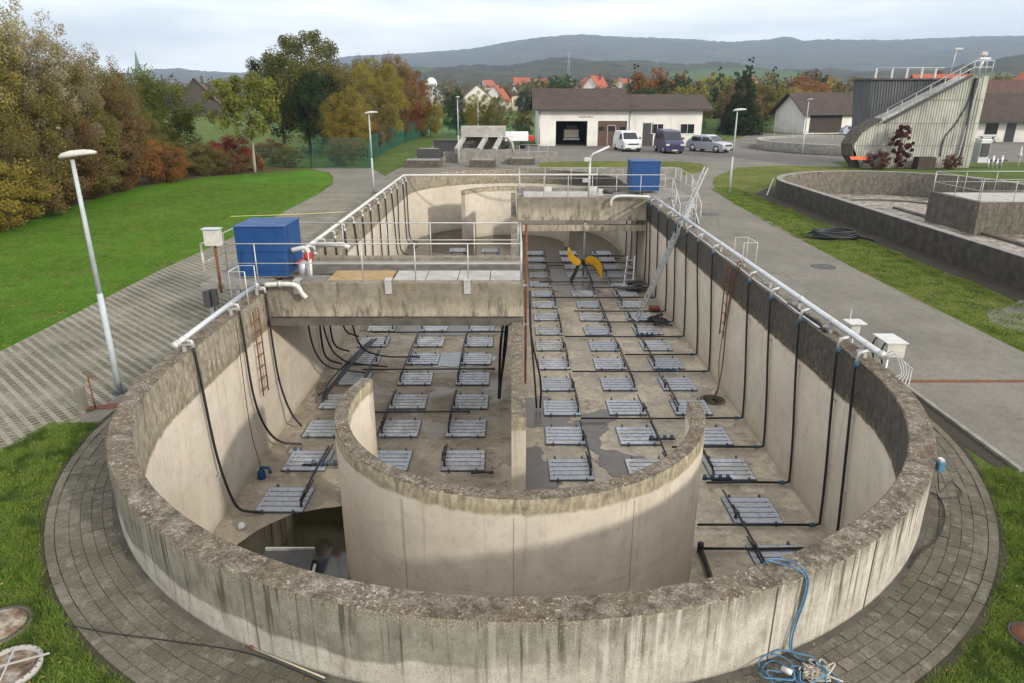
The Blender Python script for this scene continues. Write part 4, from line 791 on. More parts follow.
# ------------------------------------------------------------------ things on and by the right wall
t = thing('sensor_box', 'small white sensor box with roof and antenna on the right wall', 'box', (6.6, 12.85, .95)); MB().bb(6.60, 6.78, 12.75, 12.92, 1.0, 1.19).build('case', 'white_steel', t, .008); MB().bb(6.53, 6.86, 12.68, 13.0, 1.20, 1.225).build('roof_sheet', 'white_steel', t); MB().tube([(6.62, 12.9, .2), (6.62, 12.9, 1.45)], .010, 6).build('antenna', 'rail', t); MB().tube([(6.7, 12.84, 0), (6.7, 12.84, 1.0)], .02, 8).build('post', 'rail', t)
t = thing('meter_cabinet', 'grey meter cabinet with two cable bows beside the right wall', 'box', (6.8, 11.7, .7))
MB().bb(6.72, 7.05, 11.62, 12.12, .92, 1.19).build('case', 'plastic_grey', t, .01); MB().bb(6.70, 7.08, 11.60, 12.15, 1.19, 1.21).build('lid', 'white_steel', t)
for y in (11.66, 11.98): MB().tube(curve([(6.7, y, .8), (6.64, y, 1.0), (6.66, y, 1.14), (6.72, y + .05, 1.18)], 4), .016, 6).build('cable_bow', 'black_rubber', t)
MB().tube([(6.88, 11.85, 0), (6.88, 11.85, .92)], .03, 8).build('post', 'galv', t)
t = thing('wire_tangle', 'loose wires at the near end of the right air pipe', 'wires', (6.5, 11.0, .95))
for k in range(5): MB().tube(curve([(6.36, 11.05, 1.15), (6.45 + .05 * k, 10.95 - .05 * k, 1.3 - .05 * k), (6.5 + .04 * k, 10.7, 1.02), (6.35, 10.6 - .1 * k, .98)], 5), .008, 5).build('wire', 'rail', t)
t = thing('socket_box', 'light blue cable socket clipped on the outside of the tank wall', 'socket', (6.25, 9.3, .75)); 
ax, ay = CX + (RO + .05) * math.cos(R(-33)), Y0 + (RO + .05) * math.sin(R(-33))
MB().bb(ax - .03, ax + .05, ay - .045, ay + .045, .80, .94).build('case', 'hose_blue', t, .01); MB().bb(ax - .02, ax + .03, ay - .04, ay + .04, .945, .975).build('cap', 'white_steel', t)
MB().tube(curve([(ax, ay, .76), (ax + .3, ay + .3, .3), (6.42, 8.85, .05), (6.36, 8.5, .045), (5.98, 8.4, .045)], 6), .007, 6).build('lead', 'black_rubber', t)
t = thing('cable', 'black cable looping over the ring pavement right of the tank', 'cable', (6.3, 8.5, .05)); MB().tube(curve([(5.95, 8.6, .05), (6.0, 8.4, .045), (5.80, 7.95, .045), (5.42, 7.48, .045), (5.0, 7.15, .045), (4.75, 6.9, .045)], 8), .009, 6).build('line', 'black_rubber', t)
t = thing('cable', 'thin black cable crossing the ring pavement left of the tank', 'cable', (-5, 6.4, .05)); MB().tube(curve([(-4.75, 5.97, .05), (-4.2, 5.85, .04), (-3.42, 5.72, .04), (-2.6, 5.55, .04), (-1.7, 5.15, .04)], 8), .007, 6).build('line', 'black_rubber', t)
t = thing('wooden_stick', 'thin wooden stick with orange end lying at the foot of the tank wall', 'stick', (-3, 5.75, .05)); MB().tube([(-2.62, 5.62, .05), (-1.8, 5.24, .05)], .009, 6).build('shaft', 'rope', t); MB().lathe([(.008, 0), (.022, .015), (.022, .035), (.008, .05)], (-2.64, 5.63, .03), 10).build('tip', 'rust', t)
# blue hose over the wall and coil
def wallpt(deg, r, z): return (CX + r * math.cos(R(deg)), Y0 + r * math.sin(R(deg)), z)
HD = -64.6
t = thing('water_hose', 'light blue water hose running over the tank wall to a tangle on the pavement', 'hose', wallpt(HD, RO, 0))
for k in range(2):
    o_ = k * .035; MB().tube(curve([(3.3 + o_, 6.9, -1.0), wallpt(HD - 1.5, RI - .02, .82), wallpt(HD - 1 + k, RI + .1, ZT + .02), wallpt(HD + k * .3, RO - .02, ZT + .01), wallpt(HD + k * .3, RO + .03, .75), wallpt(HD - 1 + k * .3, RO + .04, .25), wallpt(HD - .6, RO + .12, .06), (3.05 + o_, 5.42, .05), (3.0, 5.25, .05)], 8), .0085, 6).build('hose', 'hose_blue', t)
b = MB()
for k in range(7):
    cx_, cy_ = 2.75 + random.uniform(-.28, .3), 5.22 + random.uniform(-.06, .1); r_ = random.uniform(.14, .26); ph = random.random() * 6
    w1_ = random.uniform(.15, .4); b.tube([(cx_ + r_ * (1 + w1_ * math.sin(2 * a_ + k)) * math.cos(ph + a_), cy_ + r_ * .8 * (1 + w1_ * math.cos(3 * a_ + k)) * math.sin(ph + a_), .055 + .012 * k) for a_ in np.linspace(0, 2 * PI * random.uniform(.7, 1.1), 22)], .009, 6)
b.build('loose_coil', 'hose_blue', t); MB().tube([(2.62, 5.28, .12), (2.70, 5.22, .12)], .03, 8).build('nozzle', 'white_steel', t)
t = thing('rope_pile', 'pile of beige rope on the pavement beside the blue hose', 'rope', (3.0, 5.3, .05)); b = MB()
for k in range(16):
    q_ = [Vector((2.98 + random.gauss(0, .09), 5.28 + random.gauss(0, .07), .05 + .05 * random.random())) for _ in range(6)]
    b.tube(curve(q_, 6), .0085, 6)
b.build('rope', 'rope', t)
# things inside on the left
t = thing('submersible_pump', 'small blue submersible pump on the tank floor by the left wall', 'pump', (-5.6, 13.7, ZF)); MB().lathe([(.08, 0), (.09, .03), (.085, .17), (.05, .21), (.03, .24)], (-5.6, 13.7, ZF), 14).build('body', 'blue_sheet', t); MB().tube([(-5.6, 13.7, ZF + .28), (-5.4, 13.65, ZF + .3), (-5.35, 13.6, ZF + .18)], .04, 8).build('outlet', 'blue_plastic', t); MB().tube(curve([(-5.62, 13.75, ZF + .3), (-5.75, 13.8, -1.4), (-5.78, 13.9, .9)], 6), .008, 6).build('cable', 'black_rubber', t)
t = thing('pipe_fitting', 'pale plastic fitting lying on the floor below the left wall', 'fitting', (-5.35, 11.75, ZF)); MB().tube([(-5.4, 11.72, ZF + .06), (-5.28, 11.8, ZF + .06)], .06, 12).build('ring', 'plate_metal', t); MB().disc((-5.34, 11.76), .05, ZF + .05, ZF + .13, 12).build('cap', 'plastic_grey', t)
t = thing('pipe_fitting', 'small grey metal foot on the floor behind the blue pump', 'fitting', (-5.25, 14.9, ZF)); MB().bb(-5.35, -5.12, 14.85, 15.0, ZF, ZF + .05).build('plate', 'galv', t); MB().disc((-5.2, 14.92), .04, ZF + .05, ZF + .12, 10).build('bolt', 'blue_plastic', t)
t = thing('pipe_fitting', 'small dark fitting on the floor near the far left panels', 'fitting', (-5.2, 17.9, ZF)); MB().disc((-5.2, 17.9), .06, ZF, ZF + .09, 12).build('cap', 'dark_steel', t)
t = thing('panel_rack', 'metal edged board lying half sunk in the brown water', 'board', (-4, 10.5, ZF)); MB().bb(-4.5, -3.6, 10.72, 10.76, ZF + .05, ZF + .30).build('edge', 'rail', t); MB().add([(-4.5, 10.7, ZF + .26), (-3.6, 10.7, ZF + .26), (-3.5, 9.6, ZF + .06), (-4.4, 9.6, ZF + .06)], [(0, 3, 2, 1)]).build('sheet', 'dark_steel', t); MB().bar((-3.55, 10.5, ZF + .1), (-3.45, 9.7, ZF + .1), .05).build('side_bar', 'rail', t)
t = thing('floor_frame', 'black pipe frame around the nearest right panel', 'pipe', (3.5, 11.0, ZF)); MB().tube([(3.56, 11.0, ZF + .1), (3.5, 9.6, ZF + .1), (3.4, 8.6, ZF + .1)], .045, 8).build('pipe', 'black_rubber', t); MB().tube([(3.56, 11.0, ZF + .02), (3.56, 11.0, ZF + .2)], .06, 8).build('elbow', 'black_rubber', t)
b = MB(); b.bb(5.55, 5.95, 26.4, 26.8, ZF, ZF + .18); o = b.build('brick_stack', 'rust', None, .01); tag(o, 'small reddish brick block on the floor by the leaning ladder', 'bricks')
t = thing('step_ladder', 'small folding step ladder standing by the right wall under the far bridge', 'ladder', (5.4, 31, ZF))
for dx in (-.2, .2): MB().bar((5.3 + dx, 30.4, ZF), (5.45 + dx * .8, 30.9, ZF + 1.3), .04).build('rail', 'galv', t); MB().bar((5.6 + dx, 31.4, ZF), (5.45 + dx * .8, 30.9, ZF + 1.3), .03).build('prop', 'galv', t)
for k in range(4): MB().bar((5.12 + .03 * k, 30.5 + .1 * k, ZF + .28 * (k + 1)), (5.48 + .03 * k, 30.5 + .1 * k, ZF + .28 * (k + 1)), .05).build('step', 'galv', t)
t = thing('debris_heap', 'dark heap of rubber mats beside the right wall below the far bridge', 'debris', (5.4, 29.6, ZF)); b = MB()
for k in range(8): x_, y_ = 5.35 + random.uniform(-.4, .4), 29.6 + random.uniform(-.5, .5); b.bar((x_ - .3, y_, ZF + .05 + .04 * k), (x_ + .3, y_ + random.uniform(-.3, .3), ZF + .1 + .04 * k), .3, .04)
b.build('mat', 'dark_steel', t)

# ------------------------------------------------------------------ foreground left: manholes, valve, grass
t = thing('manhole', 'round concrete manhole cover in the grass at the lower left edge', 'manhole', (-5.35, 5.95, 0)); MB().lathe([(.25, 0), (.26, .04), (.22, .06), (.0, .06)], (-5.46, 5.97, 0), 32).build('cover', 'lid_mud', t); MB().lathe([(.32, -.02), (.32, .03), (.27, .03), (.27, -.02)], (-5.46, 5.97, 0), 32).build('collar', 'conc_dark', t)
t = thing('wheel_cover', 'round pale iron lid with crossing bar and bolted rim beside the manhole', 'lid', (-4.93, 5.5, 0)); c_ = (-4.94, 5.36, 0)
MB().lathe([(.29, 0), (.30, .07), (.265, .075), (.26, .01)], c_, 40).build('rim', 'conc_light', t); MB().disc(c_, .27, .0, .035, 36).build('dish', 'lid_mud', t); MB().bar((-5.24, 5.24, .09), (-4.62, 5.52, .09), .014).build('bar', 'conc_light', t); MB().bar((-5.02, 5.60, .085), (-4.86, 5.12, .085), .012).build('bar', 'rail', t)
b = MB()
for i in range(24): a_ = 2 * PI * i / 24; b.lathe([(.010, .0), (.008, .01)], (c_[0] + .282 * math.cos(a_), c_[1] + .282 * math.sin(a_), .068), 6)
b.build('bolt', 'dark_steel', t)
t = thing('manhole', 'small rusty iron manhole in the grass at the right edge', 'manhole', (5.55, 5.85, 0)); MB().lathe([(.17, 0), (.17, .035), (.0, .035)], (5.44, 5.82, 0), 28).build('cover', 'rust', t); MB().lathe([(.20, 0), (.20, .028), (.175, .028), (.175, 0)], (5.44, 5.82, 0), 28).build('frame', 'dark_steel', t)
t = thing('hydrant_key', 'rusty valve rod with handle on a red iron cover by the lamp', 'valve', (-7.3, 11.45, 0)); MB().add([(-7.75, 11.35, .02), (-6.95, 11.55, .02), (-6.95, 11.8, .02), (-7.7, 11.55, .02)], [(0, 1, 2, 3)]).build('cover', 'rust', t); MB().tube([(-7.52, 11.45, .02), (-7.6, 11.55, .62)], .014, 6).build('rod', 'rust', t); MB().tube([(-7.72, 11.6, .66), (-7.48, 11.5, .58)], .012, 6).build('handle', 'rust', t); MB().bb(-7.78, -7.66, 11.35, 11.5, .0, .45).build('stub', 'plinth', t)
t = thing('marking_tape', 'pale yellow tape stretched over the lawn and path behind the housing', 'tape', (-13, 32.8, .2)); MB().bar((-13.2, 32.8, .03), (-10.7, 33.2, .05), .015, .02).build('strip', 'tape', t); MB().bar((-10.7, 33.2, .05), (-7.0, 34.0, .10), .015, .02).build('strip', 'tape', t)
t = thing('hose_coil', 'coil of thick black hose on the grass strip by the road', 'hose', (12.9, 27.6, 0)); b = MB()
for k in range(6):
    r_ = random.uniform(.62, .85); cx_, cy_ = 12.9 + random.uniform(-.08, .08), 27.6 + random.uniform(-.08, .08)
    b.tube([(cx_ + r_ * 1.2 * math.cos(a_), cy_ + r_ * .75 * math.sin(a_), .06 + .045 * k + .03 * math.sin(3 * a_ + k)) for a_ in np.linspace(0, 2 * PI, 34)], .035, 8)
b.tube(curve([(13.7, 27.5, .1), (14.1, 27.2, .06), (14.2, 26.9, .05)], 5), .035, 8); b.build('hose', 'black_rubber', t)

# ------------------------------------------------------------------ street lamps
def lamp(label, x, y, h, head_dir, two=False, r0=.065, sc=1.0):
    t = thing('street_lamp', label, 'street lamp', (x, y, 0), 'street lamps of the plant')
    MB().tube([(x, y, 0), (x, y, h * .45)], r0, 12, r0 * .85).build('pole', 'lamp_paint', t); MB().tube([(x, y, h * .45), (x, y, h - .05)], r0 * .8, 12, r0 * .55).build('upper_pole', 'lamp_paint', t)
    d_ = Vector(head_dir).normalized(); s_ = Vector((-d_.y, d_.x, 0)); b = MB(); vs = []; fs = []
    prof = [(-.22, .05, .03), (-.16, .10, .07), (.0, .13, .095), (.2, .13, .085), (.36, .10, .055), (.45, .04, .02)]
    for u, w_, hh in prof:
        for a_ in range(10):
            th = 2 * PI * a_ / 10; zz = math.sin(th) * hh if math.sin(th) > 0 else math.sin(th) * .035
            p = Vector((x, y, h)) + d_ * u * sc + s_ * math.cos(th) * w_ * sc + Vector((0, 0, zz * sc + .02 + u * .12)); vs.append(p)
    for i in range(len(prof) - 1):
        for j in range(10): fs.append((i * 10 + j, i * 10 + (j + 1) % 10, (i + 1) * 10 + (j + 1) % 10, (i + 1) * 10 + j))
    fs += [tuple(range(10))[::-1], tuple(50 + j for j in range(10))]
    b.add(vs, fs, True).build('lamp_head', 'lamp_head', t)
    MB().bb(x - .10, x + .10, y - .10, y + .10, 0, .03).build('base_plate', 'dark_steel', t)
lamp('tall white street lamp nearest the camera at the left of the tank', -7.48, 12.2, 4.38, (1, .12, 0), sc=.9, r0=.058)
lamp('white street lamp at the path beside the green gate', -8.05, 41.4, 4.45, (1, 0, 0), sc=1.1)
lamp('white street lamp in front of the concrete screen unit', -4.3, 59.2, 5.25, (.2, -1, 0), sc=1.2)
lamp('distant white street lamp behind the concrete screen unit', -4.0, 89, 4.9, (.2, -1, 0), sc=1.2)
lamp('white street lamp on the grass strip corner right of the road', 12.85, 41.4, 4.6, (1, 0, 0), sc=1.1)
lamp('white street lamp standing before the round basin in the yard', 28.3, 69.6, 5.05, (.2, -1, 0), sc=1.2)

# ------------------------------------------------------------------ second tank
t2 = thing('sludge_tank', 'second oval tank at the right holding brown foamy sludge', 'tank', (TX, 20, 0))
ring_mesh(TX, TY0, TY1, RO, RI, -.3, .94, zin=-2).build('outer_wall', ['conc_grey', 'black_conc', 'stained'], t2)
tag(MB().sheet(stadium(TX, TY0, TY1, RI + .02), -.50).build('sludge_water', 'sludge'), None, None, None, 'structure')
b = MB().bb(TX - .15, TX + .15, TY0, TY1, -1.5, -.40); b.build('centre_wall', 'conc_dark', t2)
arc_wall(TX, TY1, 3.3, 3.05, R(165), R(-15), -1.5, -.42).build('guide_wall', ['conc_dark', 'conc_dark'], t2)
bt = thing('concrete_bridge', 'dark stained concrete bridge block across the sludge tank', 'bridge', (TX, 31, 0)); MB().bb(TX - .5, TX + RI, 31, 31.3, -.55, .92).build('front_beam', 'stained', bt, .01); MB().bb(TX - .5, TX - .2, 31.3, 34.9, -.55, .92).build('end_beam', 'conc_dark', bt, .01); MB().bb(TX - .2, TX + RI, 31.3, 34.9, .2, .86).build('deck_slab', 'conc_light', bt)
railing('front railing of the bridge on the sludge tank', (TX - .4, 31.2, .9), (TX + 5.6, 31.2, .9), 5, 1.0)
railing('rear railing of the bridge on the sludge tank', (TX - .4, 34.8, .9), (TX + 5.6, 34.8, .9), 5, 1.0)
railing('left end railing of the bridge on the sludge tank', (TX - .45, 31.25, .9), (TX - .45, 34.75, .9), 3, 1.0)
t = thing('wooden_prop', 'white strut leaning at the left end of the sludge tank', 'strut', (15.1, 40.5, 0)); MB().bar((14.7, 40.3, 0), (15.2, 40.9, .9), .07).build('bar', 'rail', t)

# ------------------------------------------------------------------ rear equipment and concrete blocks
t = thing('screen_unit', 'grey concrete screening unit on slanted legs behind the tank', 'machine', (-2.4, 61, 0))
MB().bb(-4.3, -.45, 62.5, 63.6, 2.05, 2.95).build('hopper', 'conc_light', t, .03); MB().bb(-4.5, .1, 60.4, 60.7, 0, 1.15).build('front_wall', 'conc_grey', t); MB().bb(-4.2, -.5, 63.0, 63.5, 0, 2.05).build('rear_wall', 'conc_dark', t)
for x in (-4.1, -2.2, -.9): MB().bar((x - .5, 60.5, 1.1), (x + .1, 62.7, 2.1), .28, .35).build('slanted_leg', 'conc_light', t)
MB().bb(-4.0, -2.4, 60.8, 62.4, 1.0, 1.15).build('chute', 'conc_grey', t); MB().tube([(-.4, 62.6, 2.0), (.1, 62.4, 1.6), (.25, 62.3, .8)], .12, 8).build('outlet_pipe', 'conc_light', t); MB().tube([(-4.6, 62, 2.1), (.2, 62, 2.1)], .03, 6).build('rail_pipe', 'rail', t)
for i, (x0, x1, y0, y1, h, lb, m_) in enumerate(((-8.5, -5.6, 56.8, 58.4, .55, 'flat dark concrete block left of the lamp behind the tank', 'conc_dark'), (-7.8, -5.9, 59.6, 60.3, 1.25, 'black painted box wall left of the screening unit', 'dark_steel'), (-3.3, -1.2, 56.9, 58.4, .55, 'dark concrete block in the middle behind the tank', 'conc_dark'), (-.1, 2.0, 59.0, 60.5, .5, 'dark concrete block at the right near the grass patch', 'conc_dark'), (2.6, 11.5, 47.4, 48.0, .8, 'long low dark concrete wall behind the far bridge', 'conc_grey'))):
    t = thing('concrete_block', lb, 'block', (x0, y0, 0)); MB().bb(x0, x1, y0, y1, 0, h).build('body', m_, t, .03); MB().bb(x0 + .15, x1 - .15, y0 + .12, y1 - .12, h, h + .05).build('lid', 'conc_grey', t, .01)
b = MB().bb(-5.8, 4.0, 61.3, 61.6, 0, .9); tag(b.build('retaining_wall', 'conc_grey', None, .02), 'low grey retaining wall at the foot of the screening unit', 'wall')
railing('thin railing on the low wall right of the screening unit', (.8, 66, 0), (3.4, 66, 0), 4, 1.2)
t = thing('dark_container', 'black open container left behind the screening unit', 'container', (-6.3, 68, 0)); MB().bb(-7.2, -4.9, 67.5, 69, 0, 1.5).build('body', 'dark_steel', t, .03); MB().bb(-7.3, -4.8, 67.4, 67.5, 1.4, 1.55).build('rim', 'dark_steel', t)
t = thing('small_trailer', 'small white and red trailer parked left of the garage', 'trailer', (.5, 79, 0)); MB().bb(-1.3, 1.9, 78.3, 79.8, .8, 1.75).build('box', 'white_paint', t, .05); MB().bb(1.92, 2.5, 78.4, 79.7, .8, 1.35).build('hood', 'red', t, .05)
for x in (-.5, 1.3): MB().tube([(x, 78.2, .4), (x, 78.5, .4)], .4, 14).build('wheel', 'tyre', t)

# ------------------------------------------------------------------ buildings
def gable(t, x0, x1, y0, y1, ze, zr, over=.5, roofm='roof', wallm='white_wall', along='x', name='roof'):
    b = MB(); ym = (y0 + y1) / 2; xm = (x0 + x1) / 2
    if along == 'x':
        b.bb(x0, x1, y0, y1, 0, ze); b.add([(x0, y0, ze), (x0, y1, ze), (x0, ym, zr - .05)], [(0, 1, 2)]); b.add([(x1, y0, ze), (x1, y1, ze), (x1, ym, zr - .05)], [(0, 2, 1)])
        s = (zr - ze) / ((y1 - y0) / 2); a0, a1 = y0 - over, y1 + over; ea = ze - s * over + .1
        r = MB()
        for ya in (a0, a1): r.add([(x0 - over, ya, ea), (x1 + over, ya, ea), (x1 + over, ym, zr + .1), (x0 - over, ym, zr + .1), (x0 - over, ya, ea - .14), (x1 + over, ya, ea - .14), (x1 + over, ym, zr - .04), (x0 - over, ym, zr - .04)], [(0, 1, 2, 3), (7, 6, 5, 4), (0, 4, 5, 1), (1, 5, 6, 2), (3, 2, 6, 7), (0, 3, 7, 4)])
    else:
        b.bb(x0, x1, y0, y1, 0, ze); b.add([(x0, y0, ze), (x1, y0, ze), (xm, y0, zr - .05)], [(0, 1, 2)]); b.add([(x0, y1, ze), (x1, y1, ze), (xm, y1, zr - .05)], [(0, 2, 1)])
        s = (zr - ze) / ((x1 - x0) / 2); ea = ze - s * over + .1; r = MB()
        for xa in (x0 - over, x1 + over): r.add([(xa, y0 - over, ea), (xa, y1 + over, ea), (xm, y1 + over, zr + .1), (xm, y0 - over, zr + .1), (xa, y0 - over, ea - .14), (xa, y1 + over, ea - .14), (xm, y1 + over, zr - .04), (xm, y0 - over, zr - .04)], [(0, 1, 2, 3), (7, 6, 5, 4), (0, 4, 5, 1), (1, 5, 6, 2), (3, 2, 6, 7), (0, 3, 7, 4)])
    wo_ = b.build('wall', wallm, t); ro = r.build(name, roofm, t); return wo_, ro
def window(t, x0, x1, y, z0, z1, fr='white_wall'):
    f = MB(); e = .06; f.bb(x0 - e, x1 + e, y - .05, y - .003, z1, z1 + e); f.bb(x0 - e, x1 + e, y - .08, y - .003, z0 - e, z0); f.bb(x0 - e, x0, y - .05, y - .003, z0, z1); f.bb(x1, x1 + e, y - .05, y - .003, z0, z1); f.bb((x0 + x1) / 2 - .02, (x0 + x1) / 2 + .02, y - .04, y - .003, z0, z1)
    o = f.build('window', fr, t); MB().bb(x0, x1, y - .02, y - .004, z0, z1).build('pane', 'glass', o); return o
# garage: the two door bays are real openings in the front wall
g = thing('garage_building', 'long white garage building with brown tiled roof and two door bays', 'building', (13, 83, 0)); GY = 82.8
b = MB(); x0, x1, xs = 3.1, 21.8, 13.6
opens = [(5.15, 8.75, 2.74), (9.95, 13.25, 2.74)]; cur = x0
for a_, c_, h_ in opens: b.bb(cur, a_, GY, GY + .3, 0, 4.0); b.bb(a_, c_, GY, GY + .3, h_, 4.0); cur = c_
b.bb(cur, x1, GY, GY + .3, 0, 4.0)
b.bb(x0, x0 + .3, GY + .3, GY + 9, 0, 4.0); b.bb(x1 - .3, x1, GY + .3, GY + 9, 0, 4.0); b.bb(x0 + .3, x1 - .3, GY + 8.7, GY + 9, 0, 4.0)
for xx, zr in ((x0, 6.1), (x1, 5.45)): b.add([(xx, GY, 4.0), (xx, GY + 9, 4.0), (xx, GY + 4.5, zr), (xx + .25 * (1 if xx < 10 else -1), GY, 4.0), (xx + .25 * (1 if xx < 10 else -1), GY + 9, 4.0), (xx + .25 * (1 if xx < 10 else -1), GY + 4.5, zr)], [(0, 1, 2), (3, 5, 4), (0, 2, 5, 3), (1, 4, 5, 2)])
b.build('wall', 'white_wall', g)
def roofslab(t, xa, xb, ze, zr, nm='roof'):
    r = MB(); ym = GY + 4.5
    for ya in (GY - .6, GY + 9.6): r.add([(xa, ya, ze), (xb, ya, ze), (xb, ym, zr), (xa, ym, zr), (xa, ya, ze - .16), (xb, ya, ze - .16), (xb, ym, zr - .16), (xa, ym, zr - .16)], [(0, 1, 2, 3), (7, 6, 5, 4), (0, 4, 5, 1), (1, 5, 6, 2), (3, 2, 6, 7), (0, 3, 7, 4)])
    return r.build(nm, 'roof', t)
roofslab(g, 2.45, xs, 4.02, 6.28); roofslab(g, xs + .003, 22.85, 4.05, 5.62)
MB().bb(2.45, 22.85, GY - .72, GY - .60, 3.86, 3.98).build('gutter', 'dark_steel', g); MB().tube([(13.6, GY - .1, .1), (13.6, GY - .1, 3.9)], .05, 8).build('downpipe', 'galv', g); MB().tube([(3.3, GY - .1, .1), (3.3, GY - .1, 3.9)], .05, 8).build('downpipe', 'galv', g)
MB().bb(4.6, 9.2, GY + 5.5, GY + 5.6, 0, 3.2).build('back_partition', 'dark_room', g); MB().bb(4.6, 9.2, GY + .3, GY + 5.5, 0, .02).build('bay_floor', 'conc_dark', g)
b = MB(); b.bb(9.95, 13.25, GY + .12, GY + .18, 0, 2.74); d_ = b.build('garage_door', 'door_brown', g)
b = MB()
for z in (.55, 1.1, 1.65, 2.2): b.bb(9.95, 13.25, GY + .10, GY + .12, z - .02, z + .02)
for x in (10.75, 11.6, 12.45): b.bb(x - .02, x + .02, GY + .095, GY + .12, 0, 2.74)
b.build('door_grid', 'conc_dark', d_); b = MB(); b.bb(11.05, 11.1, GY + .07, GY + .09, .1, 2.3); b.bb(11.95, 12.0, GY + .07, GY + .09, .1, 2.3); b.bb(11.05, 12.0, GY + .07, GY + .09, 2.25, 2.3); b.build('wicket_frame', 'white_steel', d_)
b = MB(); b.bb(10.1, 10.7, GY + .09, GY + .10, 1.7, 2.1); b.bb(12.5, 13.1, GY + .09, GY + .10, 1.7, 2.1); b.bb(11.15, 11.9, GY + .06, GY + .07, 1.7, 2.15); b.build('door_pane', 'glass', d_)
MB().bb(15.1, 16.3, GY - .03, GY - .003, 0.02, 2.5).build('door', 'dark_steel', g); window(g, 17.0 - .9, 17.4, GY, 1.4, 2.4); window(g, 19.4, 20.95, GY, 1.4, 2.4); MB().bb(15.0, 16.4, GY - .02, GY - .004, 2.5, 2.6).build('door_frame', 'galv', g)
b = MB()
# raised lettering strip, unreadable small letters
for i, ch in enumerate('111111111'): x = 7.75 + i * .19; b.bb(x, x + .13, GY - .02, GY - .003, 3.12, 3.24 + .05 * ((i * 7) % 3 == 0))
b.build('lettering', 'conc_grey', g)
t = thing('parked_tractor', 'small pale green machine standing inside the dark open garage bay', 'tractor', (7.2, 86, 0)); MB().bb(6.3, 8.0, 85.2, 87, .8, 1.7).build('body', 'cream_wall', t, .06); MB().bb(6.5, 7.8, 85.4, 86.8, 1.7, 2.2).build('cab', 'glass', t, .05)
for x in (6.3, 8.0): MB().tube([(x - .12, 85.5, .45), (x + .12, 85.5, .45)], .45, 14).build('wheel', 'tyre', t)
MB().bb(6.2, 8.1, 85.0, 85.15, .55, .75).build('bumper', 'white_steel', t)
# second building (gable end visible) and third building
def building(name, label, x, y, rz, L, Wd, ze, zr, feats, wallm='white_wall', roofm='roof', over=.8):
    t = thing(name, label, 'building', (0, 0, 0)); gable(t, 0, L, 0, Wd, ze, zr, over, roofm, wallm); feats(t)
    t.location = (x, y, 0); t.rotation_euler = (0, 0, rz); return t
def f2(t):
    MB().bb(.0, 30, -.06, -.003, .2, 3.1).build('timber_cladding', 'dark_wood', t); MB().bb(-.0, .9, -.1, -.065, 0, 3.1).build('corner_pier', 'white_wall', t); MB().bb(6.5, 10.2, -.12, -.065, .9, 2.7).build('garage_door', 'white_wall', t); MB().bb(-.01, -.004, 0, .1, 0, 3).build('corner_strip', 'grey_wall', t)
    MB().bb(-.8, 30.8, -.9, -.82, 2.75, 2.86).build('gutter', 'dark_steel', t)
building('workshop_building', 'workshop with pale gable end, timber front and dark tiled roof', 44.0, 109, R(14), 30, 7.5, 3.3, 5.9, f2, 'white_wall')
def f3(t):
    for x in (2.0, 7.5, 9.3): window(t, x, x + 1.3, 0, 1.0, 2.5, 'dark_paint')
    MB().bb(4.3, 5.4, -.03, -.003, .05, 2.6).build('door', 'dark_paint', t); MB().bb(-.8, 25, -1.0, -.85, 2.3, 2.6).build('gutter', 'dark_steel', t)
building('office_building', 'low white office building with dark roof at the right edge', 57.2, 90.5, R(-9), 24, 9, 2.9, 5.7, f3)
t = thing('garden_bench', 'grey wooden picnic bench before the office building', 'bench', (58.5, 88.6, 0)); MB().bb(57.6, 59.6, 88.3, 89.0, .72, .78).build('table_top', 'conc_light', t)
for y in (87.9, 89.3): MB().bb(57.6, 59.6, y - .12, y + .12, .44, .49).build('seat', 'conc_light', t)
for x in (57.9, 59.3): MB().bar((x, 88.0, 0), (x, 88.9, .75), .08).build('leg', 'dark_wood', t); MB().bar((x, 89.3, 0), (x, 88.4, .75), .08).build('leg', 'dark_wood', t)
# round basin wall in the yard
t = thing('round_basin', 'low round concrete basin wall in the middle of the yard', 'basin', (36.5, 77, 0))
b = MB(); ring = arc_wall(36.8, 77.5, 9.8, 9.45, 0, 2 * PI, 0, .95, 72); ring.build('wall', ['conc_light', 'conc_grey'], t); MB().disc((36.8, 77.5), 9.45, .0, .65, 60).build('basin_fill', 'gravel', t); arc_wall(36.8, 77.5, 10.6, 9.8, 0, 2 * PI, 0, .12, 72).build('kerb', ['conc_dark', 'conc_dark'], t)
railing('wire railing on the round basin wall in the yard', (27.4, 75.2, .95), (34.5, 68.2, .95), 6, 1.0)
